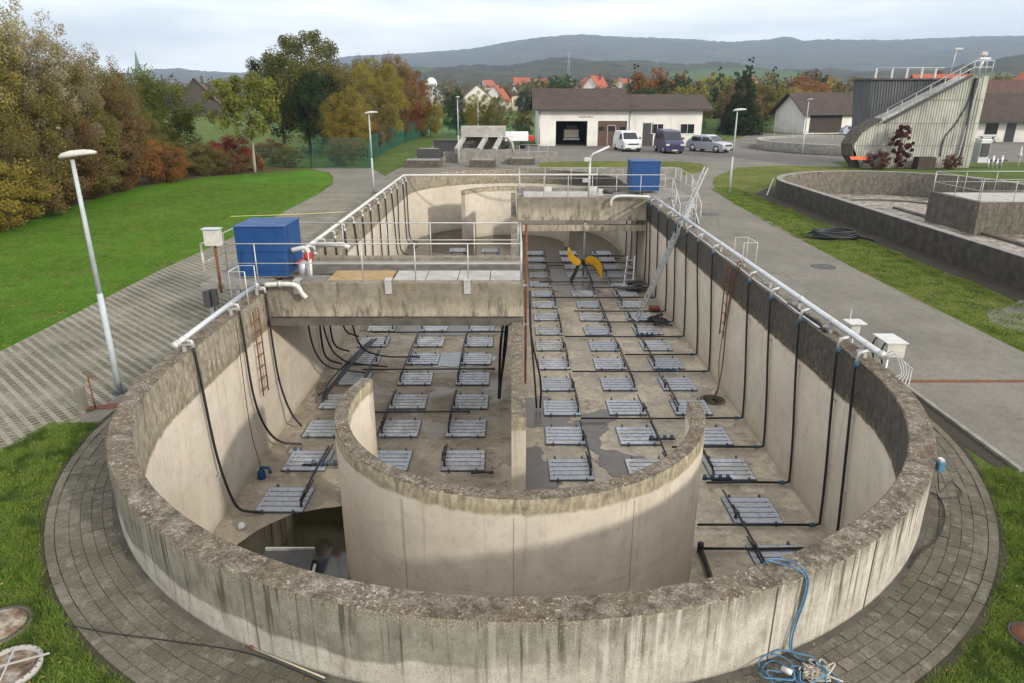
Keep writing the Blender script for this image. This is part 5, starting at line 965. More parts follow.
# silo
s = thing('thickener_silo', 'tall ribbed concrete silo with slanting side and stair on top', 'silo', (32, 58, 0))
face = [(27.8, 0), (27.0, .7), (26.75, 1.7), (27.3, 2.7), (28.6, 3.55), (35.4, 6.95), (36.3, 6.72), (37.6, 6.72), (36.4, 0)]
face = [(27.8, 0), (27.1, .8), (26.95, 1.7), (27.5, 2.7), (28.9, 3.65), (35.0, 6.85), (36.55, 6.85), (36.45, 0)]
MB().xz(face, 56.6, 58.4).build('body', 'silo', s, .03)
b = MB(); import bisect
def ztop(x): 
    up = [(26.95, 1.7), (27.5, 2.7), (28.9, 3.65), (35.0, 6.85), (37.6, 6.85)]
    for (a_, za), (c_, zc) in zip(up, up[1:]):
        if a_ <= x <= c_: return za + (zc - za) * (x - a_) / (c_ - a_)
    return 1.6
for i in range(46):
    xb_ = 27.1 + i * .206; k_ = .0; z0_ = 0 if xb_ > 27.8 else max(0, (27.8 - xb_) * 1.3); 
    if xb_ > 36.35: break
    xt = xb_; z_ = 0
    while z_ < 6.85 and z_ < (ztop(min(37.5, max(26.96, xb_ + k_ * z_)))) - .02 and xb_ + k_ * z_ < 37.5: z_ += .1
    if z_ > z0_ + .3 and xb_ + k_ * z0_ > 27.0: b.bar((xb_ + k_ * z0_, 56.58, z0_), (xb_ + k_ * z_, 56.58, z_ - .05), .07, .05, (0, 1, 0))
b.build('ribs', 'silo', s)
b = MB()
for z in (1.7, 3.4, 5.1): b.bb(27.2 if z < 3 else (28.7 if z < 4 else 31.9), 36.45, 56.535, 56.545, z, z + .03)
b.build('seam', 'conc_grey', s)
MB().xz([(29.0, 2.2), (28.5, 6.6), (36.2, 6.6), (36.2, 4)], 58.5, 61.5).build('rear_panel', 'silo_dark', s)
b = MB()
for i in range(34): x = 28.8 + i * .22; b.bar((x + .15, 58.47, 3.0), (x - .1, 58.47, 6.55), .06, .05, (0, 1, 0))
b.build('rear_ribs', 'silo_dark', s)
MB().xz([(28.35, 6.6), (36.3, 6.6), (36.3, 6.72), (28.35, 6.72)], 58.3, 61.6).build('top_edge', 'dark_steel', s)
eb = [(27.8, 0), (27.1, .8), (26.95, 1.7), (27.5, 2.7), (28.9, 3.65)]; MB().xz([(x - .02, z) for x, z in eb] + [(x - .13, z + .13) for x, z in eb[::-1]], 56.5, 58.46).build('edge_beam', 'conc_dark', s)
b = MB(); MB().bar((29.0, 56.4, 3.45), (35.0, 56.4, 6.85), .45, .14).build('stair_flight', 'dark_steel', s)
for k in range(7): x = 29.0 + 6.0 * k / 6; z = 3.5 + 3.4 * k / 6; MB().tube([(x, 56.2, z), (x, 56.2, z + 1.0)], .03, 6).build('stair_post', 'rail', s)
for h in (1.0, .55): MB().tube([(29.0, 56.2, 3.5 + h), (35.0, 56.2, 6.9 + h), (36.4, 56.2, 6.9 + h)], .035, 6).build('stair_rail', 'rail', s)
for x in (35.4, 35.9, 36.4): MB().tube([(x, 56.2, 6.85), (x, 56.2, 7.9)], .03, 6).build('stair_post', 'rail', s)
for x in (29.5, 30.8, 32, 33.2, 34.3): MB().bar((x, 60, 6.7), (x, 60, 7.5), .14, .14).build('parapet_post', 'rail', s)
MB().tube([(29.5, 60, 7.55), (35, 60, 7.55)], .035, 6).build('parapet_rail', 'rail', s)
MB().tube([(35.7, 56.7, 6.85), (35.9, 56.7, 8.3)], .09, 8).build('top_post', 'galv', s); MB().bb(35.5, 36.3, 56.5, 56.9, 8.0, 8.15).build('crane_head', 'galv', s); MB().bb(35.6, 36.0, 56.5, 56.9, 8.3, 8.55).build('crane_motor', 'plastic_grey', s)
MB().tube([(34.0, 57.5, 6.8), (34.2, 57.5, 8.8)], .04, 6).build('lamp_post', 'rail', s); MB().bb(34.0, 34.6, 57.4, 57.6, 8.75, 8.88).build('lamp_head', 'lamp_head', s)
MB().tube([(34.6, 56.4, 0.1), (35.3, 56.42, 1.0), (35.75, 56.42, 6.7)], .07, 8).build('drain_pipe', 'conc_light', s); MB().tube([(34.9, 56.42, .1), (35.5, 56.42, 1.0), (35.5, 56.42, 6.7)], .09, 8).build('cable_duct', 'dark_steel', s)
MB().tube(curve([(33.9, 56.5, .9), (33.95, 56.5, 2.2), (34.6, 56.5, 3.3), (35.0, 56.5, 4.2), (35.3, 56.5, 5.2), (35.4, 56.5, 6.7)], 6), .05, 6).build('cable', 'dark_steel', s)
t = thing('pipe_station', 'dark valve cabinet with pipes at the right foot of the silo', 'cabinet', (37.2, 57, 0)); MB().bb(36.9, 37.7, 56.4, 57.2, .4, 2.2).build('case', 'galv', t, .02); MB().bb(37.0, 37.6, 56.3, 56.39, .9, 1.9).build('front_plate', 'dark_steel', t)
for k in range(4): MB().tube([(37.9 + .35 * k, 56.6, 0), (37.9 + .35 * k, 56.6, .7 + .25 * (k % 2))], .09, 8).build('pipe', 'galv', t)
MB().tube([(37.6, 56.6, .6), (39.4, 56.6, .6)], .07, 8).build('manifold', 'dark_steel', t)
for i, x in enumerate((40.6, 43.1)):
    t = thing('hydrant_post', '%s white marker post right of the silo' % ('left', 'right')[i], 'post', (x, 57, 0)); MB().tube([(x, 57, 0), (x, 57, 1.6)], .06, 8).build('post', 'white_steel', t); MB().lathe([(.12, 0), (.12, .3)], (x, 57, .8), 8).build('collar', 'white_steel', t)
t = thing('warning_board', 'small orange red board lying before the silo', 'board', (26.9, 55.5, 0)); MB().add([(26.3, 55.2, .75), (27.6, 55.2, .75), (27.6, 55.5, .98), (26.3, 55.5, .98)], [(0, 1, 2, 3)]).build('panel', 'red_orange', t); MB().bar((26.5, 55.6, 0), (26.5, 55.45, .95), .06).build('leg', 'dark_wood', t); MB().bar((27.4, 55.6, 0), (27.4, 55.45, .95), .06).build('leg', 'dark_wood', t)
t = thing('planter', 'brown wooden planter at the foot of the silo', 'planter', (33, 55.6, 0)); MB().bb(31.6, 33.0, 55.3, 56.1, 0, .9).build('box', 'dark_wood', t, .02); MB().bb(31.7, 32.9, 55.4, 56.0, .9, .93).build('soil', 'soil', t)

# ------------------------------------------------------------------ vehicles
def vehicle(name, label, cat, x, y, rz, L, Wd, H, prof, glassz, paint, wheel_r, nose=1.0, gl=None, lights='white_steel'):
    """profile along local -y (nose) .. +y (tail); prof list of (y,z) outline"""
    t = thing(name, label, cat, (0, 0, 0)); hw = Wd / 2
    zs = glassz; vs = []; n = len(prof)
    def half(z): return hw if z <= zs else hw - (z - zs) / max(.01, H - zs) * .17
    for sgn in (-1, 1):
        for (yy, z) in prof: vs.append((sgn * half(z), yy, z))
    fs = [tuple(range(n)), tuple(range(2 * n - 1, n - 1, -1))] + [(i, n + i, n + (i + 1) % n, (i + 1) % n) for i in range(n)]
    MB().add(vs, fs).build('body', paint, t, .06)
    ws = gl['ws']; # windscreen (y0,z0,y1,z1)
    y0, z0, y1, z1 = ws; e = .012; d_ = Vector((0, y1 - y0, z1 - z0)).normalized(); nn = Vector((0, -d_.z, d_.y)); 
    if nn.y > 0: nn = -nn
    def q(sx, yy, zz): p = Vector((sx * (half(zz) - .10), yy, zz)) + nn * e; return p
    MB().add([q(-1, y0, z0), q(1, y0, z0), q(1, y1, z1), q(-1, y1, z1)], [(0, 1, 2, 3)]).build('windscreen', 'glass', t)
    for (a_, c_) in gl['side']:
        for sgn in (-1, 1):
            za, zb2 = gl['sz']; xa, xb2 = half(za) + e, half(zb2) + e
            ofs = .25 if (a_, c_) == gl['side'][0] else 0
            MB().add([(sgn * xa, a_, za), (sgn * xa, c_, za), (sgn * xb2, c_, zb2), (sgn * xb2, a_ + ofs, zb2)], [(0, 1, 2, 3)]).build('side_window', 'glass', t)
    yf = min(p[0] for p in prof)
    for sgn in (-1, 1):
        MB().bb(sgn * (hw - .22) - .17, sgn * (hw - .22) + .17, yf - .02, yf + .12, gl['lz'], gl['lz'] + .18).build('headlight', lights, t, .02)
        MB().bb(sgn * (hw + .09) - .09, sgn * (hw + .09) + .09, y0 + .15, y0 + .28, z0 + .02, z0 + .24).build('mirror', 'dark_paint', t, .02)
        for wy in (-L / 2 + .85, L / 2 - .85):
            w1 = MB().tube([(sgn * (hw - .20), wy, wheel_r), (sgn * (hw + .01), wy, wheel_r)], wheel_r, 20).build('wheel', 'tyre', t); MB().tube([(sgn * (hw + .0), wy, wheel_r), (sgn * (hw + .02), wy, wheel_r)], wheel_r * .62, 14).build('rim', 'galv', w1)
    MB().bb(-hw + .35, hw - .35, yf - .015, yf + .1, gl['lz'] - .02, gl['lz'] + .14).build('grille', 'dark_paint', t, .01); MB().bb(-hw + .08, hw - .08, yf - .05, yf + .15, .22, .42).build('bumper', 'dark_paint' if paint != 'white_paint' else 'dark_steel', t, .03)
    MB().bb(-.26, .26, yf - .065, yf - .052, .30, .41).build('number_plate', 'white_steel', t)
    t.location = (x, y, 0); t.rotation_euler = (0, 0, rz); return t
vehicle('delivery_van', 'white delivery van with its side door open, parked by the garage', 'van', 12.2, 75.6, R(8), 4.4, 1.84, 1.95, [(-2.2, .25), (-2.25, .75), (-2.1, 1.02), (-1.35, 1.18), (-.62, 1.88), (-.3, 1.96), (2.05, 1.96), (2.2, 1.2), (2.2, .25)], 1.1, 'white_paint', .33, gl=dict(ws=(-1.33, 1.20, -.66, 1.85), side=[(-1.0, -.1)], sz=(1.18, 1.7), lz=.72))
vt = [o for o in C.objects if o.name == 'delivery_van'][0]; MB().bb(.95, 1.75, -.35, -.28, .35, 1.85).build('side_door', 'white_paint', vt, .02); MB().bb(1.05, 1.6, -.365, -.352, 1.15, 1.7).build('door_window', 'glass', vt)
vehicle('minibus', 'dark blue minibus parked between the white van and the silver car', 'van', 16.05, 73.2, R(3), 4.8, 1.88, 2.2, [(-2.4, .25), (-2.42, .8), (-2.25, 1.12), (-1.75, 1.28), (-1.1, 2.05), (-.8, 2.16), (2.2, 2.2), (2.4, 1.2), (2.4, .25)], 1.2, 'navy_paint', .34, gl=dict(ws=(-1.73, 1.30, -1.12, 2.02), side=[(-1.35, -.3), (-.2, 1.0), (1.1, 2.1)], sz=(1.28, 1.88), lz=.78))
vehicle('silver_car', 'silver estate car parked at an angle right of the minibus', 'car', 20.4, 73.8, R(38), 4.6, 1.85, 1.7, [(-2.3, .3), (-2.3, .75), (-2.0, .95), (-1.15, 1.05), (-.35, 1.58), (.0, 1.68), (1.5, 1.66), (2.1, 1.15), (2.3, .9), (2.3, .3)], 1.0, 'silver_paint', .36, gl=dict(ws=(-1.12, 1.07, -.38, 1.55), side=[(-.75, .35), (.45, 1.6)], sz=(1.08, 1.48), lz=.68))
vehicle('dark_car', 'dark estate car parked before the workshop timber front', 'car', 49.5, 103, R(80), 4.6, 1.85, 1.55, [(-2.3, .3), (-2.3, .75), (-2.0, .92), (-1.1, 1.0), (-.35, 1.46), (.0, 1.54), (1.6, 1.5), (2.1, 1.05), (2.3, .9), (2.3, .3)], .95, 'silver_paint', .34, gl=dict(ws=(-1.07, 1.02, -.38, 1.43), side=[(-.75, .35), (.45, 1.7)], sz=(1.02, 1.38), lz=.62))
t = thing('waste_container', 'blue plastic waste bin beside the workshop', 'bin', (53, 99, 0)); MB().bb(52.4, 53.4, 98.4, 99.2, .1, 1.5).build('bin', 'blue_sheet', t, .04); MB().bb(52.35, 53.45, 98.35, 99.25, 1.5, 1.62).build('lid', 'blue_sheet', t, .03)

# ------------------------------------------------------------------ fences
def mesh_fence(label, pts, h=2.0, name='mesh_fence', dense=.16):
    t = thing(name, label, 'fence', (*pts[0], 0)); bw = MB()
    for (ax_, ay_), (bx_, by_) in zip(pts, pts[1:]):
        L_ = math.dist((ax_, ay_), (bx_, by_)); n = max(1, int(L_ / 2.5)); 
        for i in range(n + 1):
            q = (ax_ + (bx_ - ax_) * i / n, ay_ + (by_ - ay_) * i / n); MB().bar((*q, 0), (*q, h + .05), .07).build('post', 'fence_green', t)
        m = int(L_ / dense)
        for i in range(m): u = i / m; bw.bar((ax_ + (bx_ - ax_) * u, ay_ + (by_ - ay_) * u, .05), (ax_ + (bx_ - ax_) * u, ay_ + (by_ - ay_) * u, h), .026)
        for z in (.1, h * .35, h * .68, h): bw.bar((ax_, ay_, z), (bx_, by_, z), .022)
    bw.build('wire_panel', 'fence_green', t); return t
mesh_fence('green mesh fence running away along the yellow trees right of the gate', [(-11.3, 57), (-12.3, 64), (-13.0, 78), (-13.2, 90), (-12.2, 106)], 2.1)
mesh_fence('green mesh fence left of the gate before the shrubs', [(-15.8, 56.6), (-20.5, 57.5), (-24, 56)], 1.6)
gt = mesh_fence('wide green double gate closing the path', [(-15.55, 56.3), (-11.35, 56.3)], 2.3, 'mesh_gate', .11); gt['category'] = 'gate'
mesh_fence('green fence behind the grass between garage and workshop', [(24.5, 108), (32, 112), (41.5, 116)], 1.9)
t = mesh_fence('grey wire fence left of the garage', [(-8, 84.5), (2.6, 84.5)], 2.2, 'wire_fence')

# ------------------------------------------------------------------ trees
def leaf_mesh(name, n, size, rx, rz, clumps, mat, seed, shape='ellipsoid', clump_r=.28, shell=.35):
    """crown of n small leaf quads gathered in clumps inside an uneven envelope of half width rx and height rz"""
    g_ = np.random.default_rng(seed); cc = []
    while len(cc) < clumps:
        p = g_.uniform(-1, 1, 3)
        r = np.linalg.norm(p)
        if shape == 'cone':
            h = (p[2] + 1) / 2; lim = (1 - h) ** .85 * 1.0 + .03
            if np.hypot(p[0], p[1]) > lim or (np.hypot(p[0], p[1]) < lim * .35 and h < .6): continue
        elif shape == 'column':
            if np.hypot(p[0], p[1]) > .95 * math.cos(p[2] * 1.2): continue
        else:
            if r > 1 or r < shell: continue
            wob = 1 - .28 * math.sin(3.1 * math.atan2(p[1], p[0]) + seed) * (.5 + p[2] * .5); 
            if r > wob: continue
        cc.append(p)
    cc = np.array(cc); cr = g_.uniform(.6, 1.25, clumps) * clump_r; ci = g_.integers(0, clumps, n)
    if shape == 'cone': hh = (cc[:, 2] + 1) / 2; cr = cr * (1.35 - hh); pr = (1.15 - hh) ** 1.1; ci = g_.choice(clumps, n, p=pr / pr.sum())
    d = g_.normal(0, 1, (n, 3)); d /= np.linalg.norm(d, axis=1)[:, None]; rad = g_.uniform(0, 1, n) ** .45
    d[:, 2] *= min(1.0, 2 * rx / rz * 1.1); P = cc[ci] + d * (rad * cr[ci])[:, None]
    P[:, 0] *= rx; P[:, 1] *= rx; P[:, 2] = (P[:, 2] + 1) / 2 * rz
    a = g_.normal(0, 1, (n, 3)); a /= np.linalg.norm(a, axis=1)[:, None]; b = g_.normal(0, 1, (n, 3)); b -= a * (a * b).sum(1)[:, None]; b /= np.linalg.norm(b, axis=1)[:, None]
    s_ = size * g_.uniform(.6, 1.4, n)[:, None]
    V = np.concatenate([P - a * s_, P - b * s_ * .6, P + a * s_, P + b * s_ * .6], 1).reshape(-1, 3)
    me = bpy.data.meshes.new(name); me.vertices.add(4 * n); me.vertices.foreach_set('co', V.ravel()); me.loops.add(4 * n); me.loops.foreach_set('vertex_index', np.arange(4 * n, dtype=np.int32))
    me.polygons.add(n); me.polygons.foreach_set('loop_start', np.arange(0, 4 * n, 4, dtype=np.int32)); me.polygons.foreach_set('loop_total', np.full(n, 4, dtype=np.int32)); 
    me.materials.append(M[mat]); me.update(); me.validate()
    at = me.attributes.new('rnd', 'FLOAT', 'POINT'); clr = g_.uniform(0, 1, clumps)
    at.data.foreach_set('value', np.repeat(np.clip(clr[ci] * .55 + g_.uniform(0, .45, n), 0, 1), 4).astype(np.float32)); return me
def trunk_mb(h, rx, r0, seed, base=0, limbs=9, cone=False):
    g_ = random.Random(seed); b = MB(); b.tube(curve([(0, 0, 0), (g_.uniform(-.1, .1), g_.uniform(-.1, .1), h * .4), (g_.uniform(-.25, .25), g_.uniform(-.2, .2), h * .9)], 4), r0, 7, r0 * .25)
    if not cone:
        for i in range(limbs):
            a_ = g_.uniform(0, 6.28); z0 = h * g_.uniform(.22, .65); L_ = rx * g_.uniform(.45, .80); z1 = min(h * .97, z0 + L_ * g_.uniform(.5, 1.2))
            m = Vector((math.cos(a_) * L_ * .5, math.sin(a_) * L_ * .5, z0 + (z1 - z0) * .4)); e = Vector((math.cos(a_) * L_, math.sin(a_) * L_, z1)); b.tube([(0, 0, z0), m, e], r0 * .35, 5, r0 * .08)
            for k in range(3):
                a2 = a_ + g_.uniform(-.9, .9); l2 = L_ * g_.uniform(.25, .5); b.tube([m.lerp(e, g_.random()), m.lerp(e, .5) + Vector((math.cos(a2) * l2, math.sin(a2) * l2, l2 * g_.uniform(.3, 1.2)))], r0 * .12, 4, r0 * .04)
    return b
lib = {}
def tree_lib(key, n, size, rx, h, crown0, clumps, mat, seed, shape='ellipsoid', bark='bark', clump_r=.28, r0=None, shell=.35, limbs=9):
    me = leaf_mesh('crown', n, size, rx, h - crown0, clumps, mat, seed, shape, clump_r, shell)
    tb = trunk_mb(h * .9, rx, r0 or h * .018, seed, limbs=limbs, cone=(shape == 'cone')); tm = bpy.data.meshes.new('trunk'); tm.from_pydata([tuple(v) for v in tb.v], [], tb.f); tm.materials.append(M[bark]); tm.polygons.foreach_set('use_smooth', [True] * len(tb.f)); tm.update()
    lib[key] = (me, tm, crown0, h)
def tree(key, x, y, s=1.0, label='tree', name='tree', cat='tree', group=None, sx=1.0, mat=None):
    me, tm, c0, h = lib[key]; t = thing(name, label, cat, (x, y, 0), group); t.rotation_euler = (0, 0, random.uniform(0, 6.28)); t.scale = (s * sx, s * sx, s)
    c = bpy.data.objects.new('crown', me); C.objects.link(c); c.parent = t; c.location = (0, 0, c0)
    if mat: c.material_slots[0].link = 'OBJECT'; c.material_slots[0].material = M[mat]
    k = bpy.data.objects.new('trunk', tm); C.objects.link(k); k.parent = t; return t
tree_lib('broad', 42000, .062, 3.5, 9.0, .6, 130, 'leaf_olive', 1, clump_r=.20, limbs=16, shell=.2)
tree_lib('broad2', 42000, .062, 3.6, 9.0, .5, 150, 'leaf_mid', 2, clump_r=.18, limbs=16, shell=.2)
tree_lib('airy', 28000, .05, 3.6, 10.0, 1.8, 200, 'leaf_grey', 3, clump_r=.13, limbs=34, shell=.15)
tree_lib('young', 9000, .085, 2.3, 7.4, 2.4, 55, 'leaf_green', 4, bark='pale_bark', clump_r=.22, r0=.11)
tree_lib('round', 26000, .08, 3.6, 7.3, .5, 110, 'leaf_green', 5, clump_r=.22)
tree_lib('tall', 30000, .105, 4.6, 13.0, 1.8, 85, 'leaf_dark', 6, clump_r=.23, limbs=22, shell=.1)
tree_lib('shrub', 18000, .038, 1.8, 2.8, .1, 60, 'leaf_brown', 7, clump_r=.22, r0=.035, limbs=24, shell=.1)
tree_lib('shrub2', 18000, .038, 1.9, 2.6, .0, 70, 'leaf_orange', 8, clump_r=.17, r0=.03, limbs=24, shell=.1)
tree_lib('conifer', 24000, .13, 3.0, 11.5, .4, 420, 'leaf_dark', 9, 'cone', clump_r=.17)
tree_lib('far', 5200, .24, 4.6, 9.5, .2, 60, 'leaf_mid', 10, clump_r=.30)
tree_lib('far2', 5200, .24, 5.0, 9.5, .2, 80, 'leaf_olive', 11, clump_r=.25)
tree_lib('pin', 4000, .30, 3.4, 14, .4, 120, 'leaf_dark', 12, 'cone', clump_r=.16)
tree_lib('column', 5000, .06, .8, 3.2, .3, 60, 'leaf_purple', 13, 'column', clump_r=.22, r0=.04)
# hedge belt on the left, front to back
G = 'autumn trees of the left hedge belt'
def spot(px, Y): return (px - 512) / 693.6 * (.943 * Y + 1.78)
def hgt(py, Y):
    v = (py - 341.5) / 693.6; return CH + Y * (-math.sin(R(19.434)) - v * math.cos(R(19.434))) / (math.cos(R(19.434)) - v * math.sin(R(19.434)))
belt = []
for k, px, Y, top, m_, lb in (('airy', 22, 35, -16, 'leaf_grey', 'airy grey yellow tree, tallest at the upper left corner'), ('airy', 62, 38, 12, 'leaf_grey', 'half bare pale tree right of the tallest one at upper left'), ('airy', -15, 33, -5, 'leaf_yellow', 'yellowish airy tree cut by the left picture edge'),
 ('broad', 5, 31, 95, 'leaf_olive', 'olive brown tree at the left picture edge above the lawn'), ('broad2', 38, 34, 62, 'leaf_olive', 'dense olive tree below the tallest pale one'), ('broad', 70, 37, 88, 'leaf_brown', 'brown leaved tree right behind the near lamp head'),
 ('broad2', 84, 41, 56, 'leaf_olive', 'olive tree in the middle of the left belt'), ('airy', 100, 44, 45, 'leaf_olive', 'thin bare topped tree right of the middle of the left belt'), ('broad', 118, 44, 80, 'leaf_brown', 'brown tree behind the low shrubs of the left belt'),
 ('airy', 124, 50, 58, 'leaf_olive', 'sparse tree with open twigs left of the church spire'), ('round', 166, 58, 73, 'leaf_green', 'rounded dense green tree right of the church spire'), ('broad', 150, 51, 112, 'leaf_olive', 'small olive tree at the foot of the rounded green one'), ('broad2', 20, 38, 25, 'leaf_mid', 'dull green tree behind the olive ones at the left edge')):
    belt.append((k, spot(px, Y), Y, max(.4, hgt(top, Y) / (10.0 if k == 'airy' else 7.3 if k == 'round' else 9.0)), m_, lb))
for k, x, y, s_, m_, lb in belt: tree(k, x, y, s_, lb, mat=m_, group=G, sx=.95)
Gs = 'shrubs along the lawn edge'
shr = [(-21.3, 25.5, 1.0, 'leaf_olive', 'low olive shrub at the left edge of the lawn'), (-22.0, 29.3, 1.15, 'leaf_yellow', 'yellowish shrub left of the near lamp head'), (-22.6, 32.6, 1.1, 'leaf_brown', 'brown twiggy shrub just right of the near lamp head'), (-23.2, 35.8, 1.15, 'leaf_brown', 'dark brown shrub, third along the lawn edge'), (-23.6, 38.8, 1.1, 'leaf_olive', 'olive brown shrub, fourth along the lawn edge'),
 (-24.0, 42.0, 1.2, 'leaf_brown', 'reddish brown shrub before the orange one'), (-24.6, 45.3, 1.25, 'leaf_orange', 'orange shrub in the middle of the lawn edge'), (-22.9, 46.8, .85, 'leaf_orange', 'smaller orange brown shrub right beside the orange one'), (-23.4, 49.5, .9, 'leaf_mid', 'green shrub between orange and red shrubs'), (-21.9, 51.2, .8, 'leaf_olive', 'yellow olive shrub left of the red one'),
 (-20.6, 52.2, .62, 'leaf_brown', 'small brown shrub before the red one'), (-21.5, 54.6, .92, 'leaf_red', 'bright red shrub left of the slender young tree'), (-19.8, 54.5, .55, 'leaf_orange', 'small orange red shrub under the slender young tree'), (-18.0, 57.8, .6, 'leaf_olive', 'low green shrub left of the gate'), (-24.5, 53.5, 1.0, 'leaf_mid', 'green shrub below the rounded green tree'), (-13.6, 58.8, .82, 'leaf_brown', 'brown shrub behind the green gate'), (-20.0, 60.5, .8, 'leaf_brown', 'brown shrub behind the fence left of the gate')]
for i, (x, y, s_, m_, lb) in enumerate(shr): tree('shrub' if i % 2 else 'shrub2', x, y, s_, lb, 'shrub', 'shrub', Gs, mat=m_, sx=1.1)
tree('young', -19.0, 52.8, 1.0, 'slender young tree with pale trunk standing alone on the lawn edge', mat='leaf_lime', sx=1.12)
tree('tall', -20.6, 74, .90, 'big dark tree with loose crown, tallest behind the gate', mat='leaf_mid', sx=1.08); tree('tall', -24.5, 78, .76, 'dark tree at the left shoulder of the big tree', mat='leaf_dark'); tree('tall', -18.2, 70, .60, 'dark green tree below the big tree near the gate', mat='leaf_dark')
G2 = 'yellow and brown trees behind the green fence'
for k, x, y, s_, m_, lb in (('broad2', -14.2, 64, .66, 'leaf_yellow', 'yellow tree right behind the green gate'), ('broad', -16.5, 72, .92, 'leaf_olive', 'olive yellow tree behind the gate, right of the big dark tree'), ('broad2', -15.2, 82, 1.02, 'leaf_yellow', 'tall yellow green tree behind the fence'), ('broad', -15.0, 90, 1.12, 'leaf_brown', 'brown orange tree, highest of those behind the fence'), ('broad', -14.6, 98, 1.08, 'leaf_orange', 'orange brown tree at the right of the fence row'), ('broad2', -13.9, 74, .6, 'leaf_olive', 'low olive tree close behind the fence'), ('broad', -14.6, 104, .95, 'leaf_olive', 'olive tree at the far end of the fence row'), ('broad2', -11.2, 101, .62, 'leaf_yellow', 'narrow yellow tree at the end of the fence'), ('broad', -19.0, 92, 1.1, 'leaf_olive', 'olive tree behind the fence row'), ('broad', -13.4, 68.5, .45, 'leaf_brown', 'small brown tree at the near fence posts')):
    tree(k, x, y, s_, lb, mat=m_, group=G2)
for x, y, s_, m_, lb in ((-8.0, 108, .70, 'leaf_dark', 'dark bush behind the screening unit'), (-4.8, 107, .66, 'leaf_yellow', 'yellow green bush under the white gabled house'), (-1.8, 106, .62, 'leaf_olive', 'yellow olive bush left of the meadow'), (1.6, 96, .42, 'leaf_olive', 'small olive bush left of the garage roof')):
    tree('broad2', x, y, s_, lb, mat=m_, group='bushes behind the screening unit')
tree('column', 30.2, 55.6, 1.0, 'columnar dark red shrub growing before the silo', 'shrub', 'shrub', sx=1.1)
tree('shrub', 28.5, 55.4, .52, 'small red brown shrub left of the columnar one at the silo', 'shrub', 'shrub', mat='leaf_purple'); tree('shrub', 34.3, 55.4, .4, 'low red ground shrub right of the planter at the silo', 'shrub', 'shrub', mat='leaf_purple')
tree('shrub', 36.5, 67.8, .45, 'small brown shrub on the round basin rim', 'shrub', 'shrub', mat='leaf_purple')
tree('conifer', 34.2, 108, .90, 'large dark conifer between the garage and the workshop', mat='leaf_dark', sx=1.15)
G3 = 'trees behind the garage and workshop'
t = thing('manhole', 'round iron cover in the asphalt of the right road', 'manhole', (11.0, 23, .01)); MB().disc((10.4, 22.6), .32, .0, .018, 28).build('cover', 'dark_steel', t); MB().lathe([(.40, 0), (.40, .016), (.33, .016), (.33, 0)], (10.4, 22.6, 0), 28).build('frame', 'conc_dark', t)
t = thing('manhole', 'second round iron cover farther along the right road', 'manhole', (10.0, 33, .01)); MB().disc((9.6, 33.5), .32, .0, .018, 28).build('cover', 'dark_steel', t); MB().lathe([(.40, 0), (.40, .016), (.33, .016), (.33, 0)], (9.6, 33.5, 0), 28).build('frame', 'conc_dark', t)
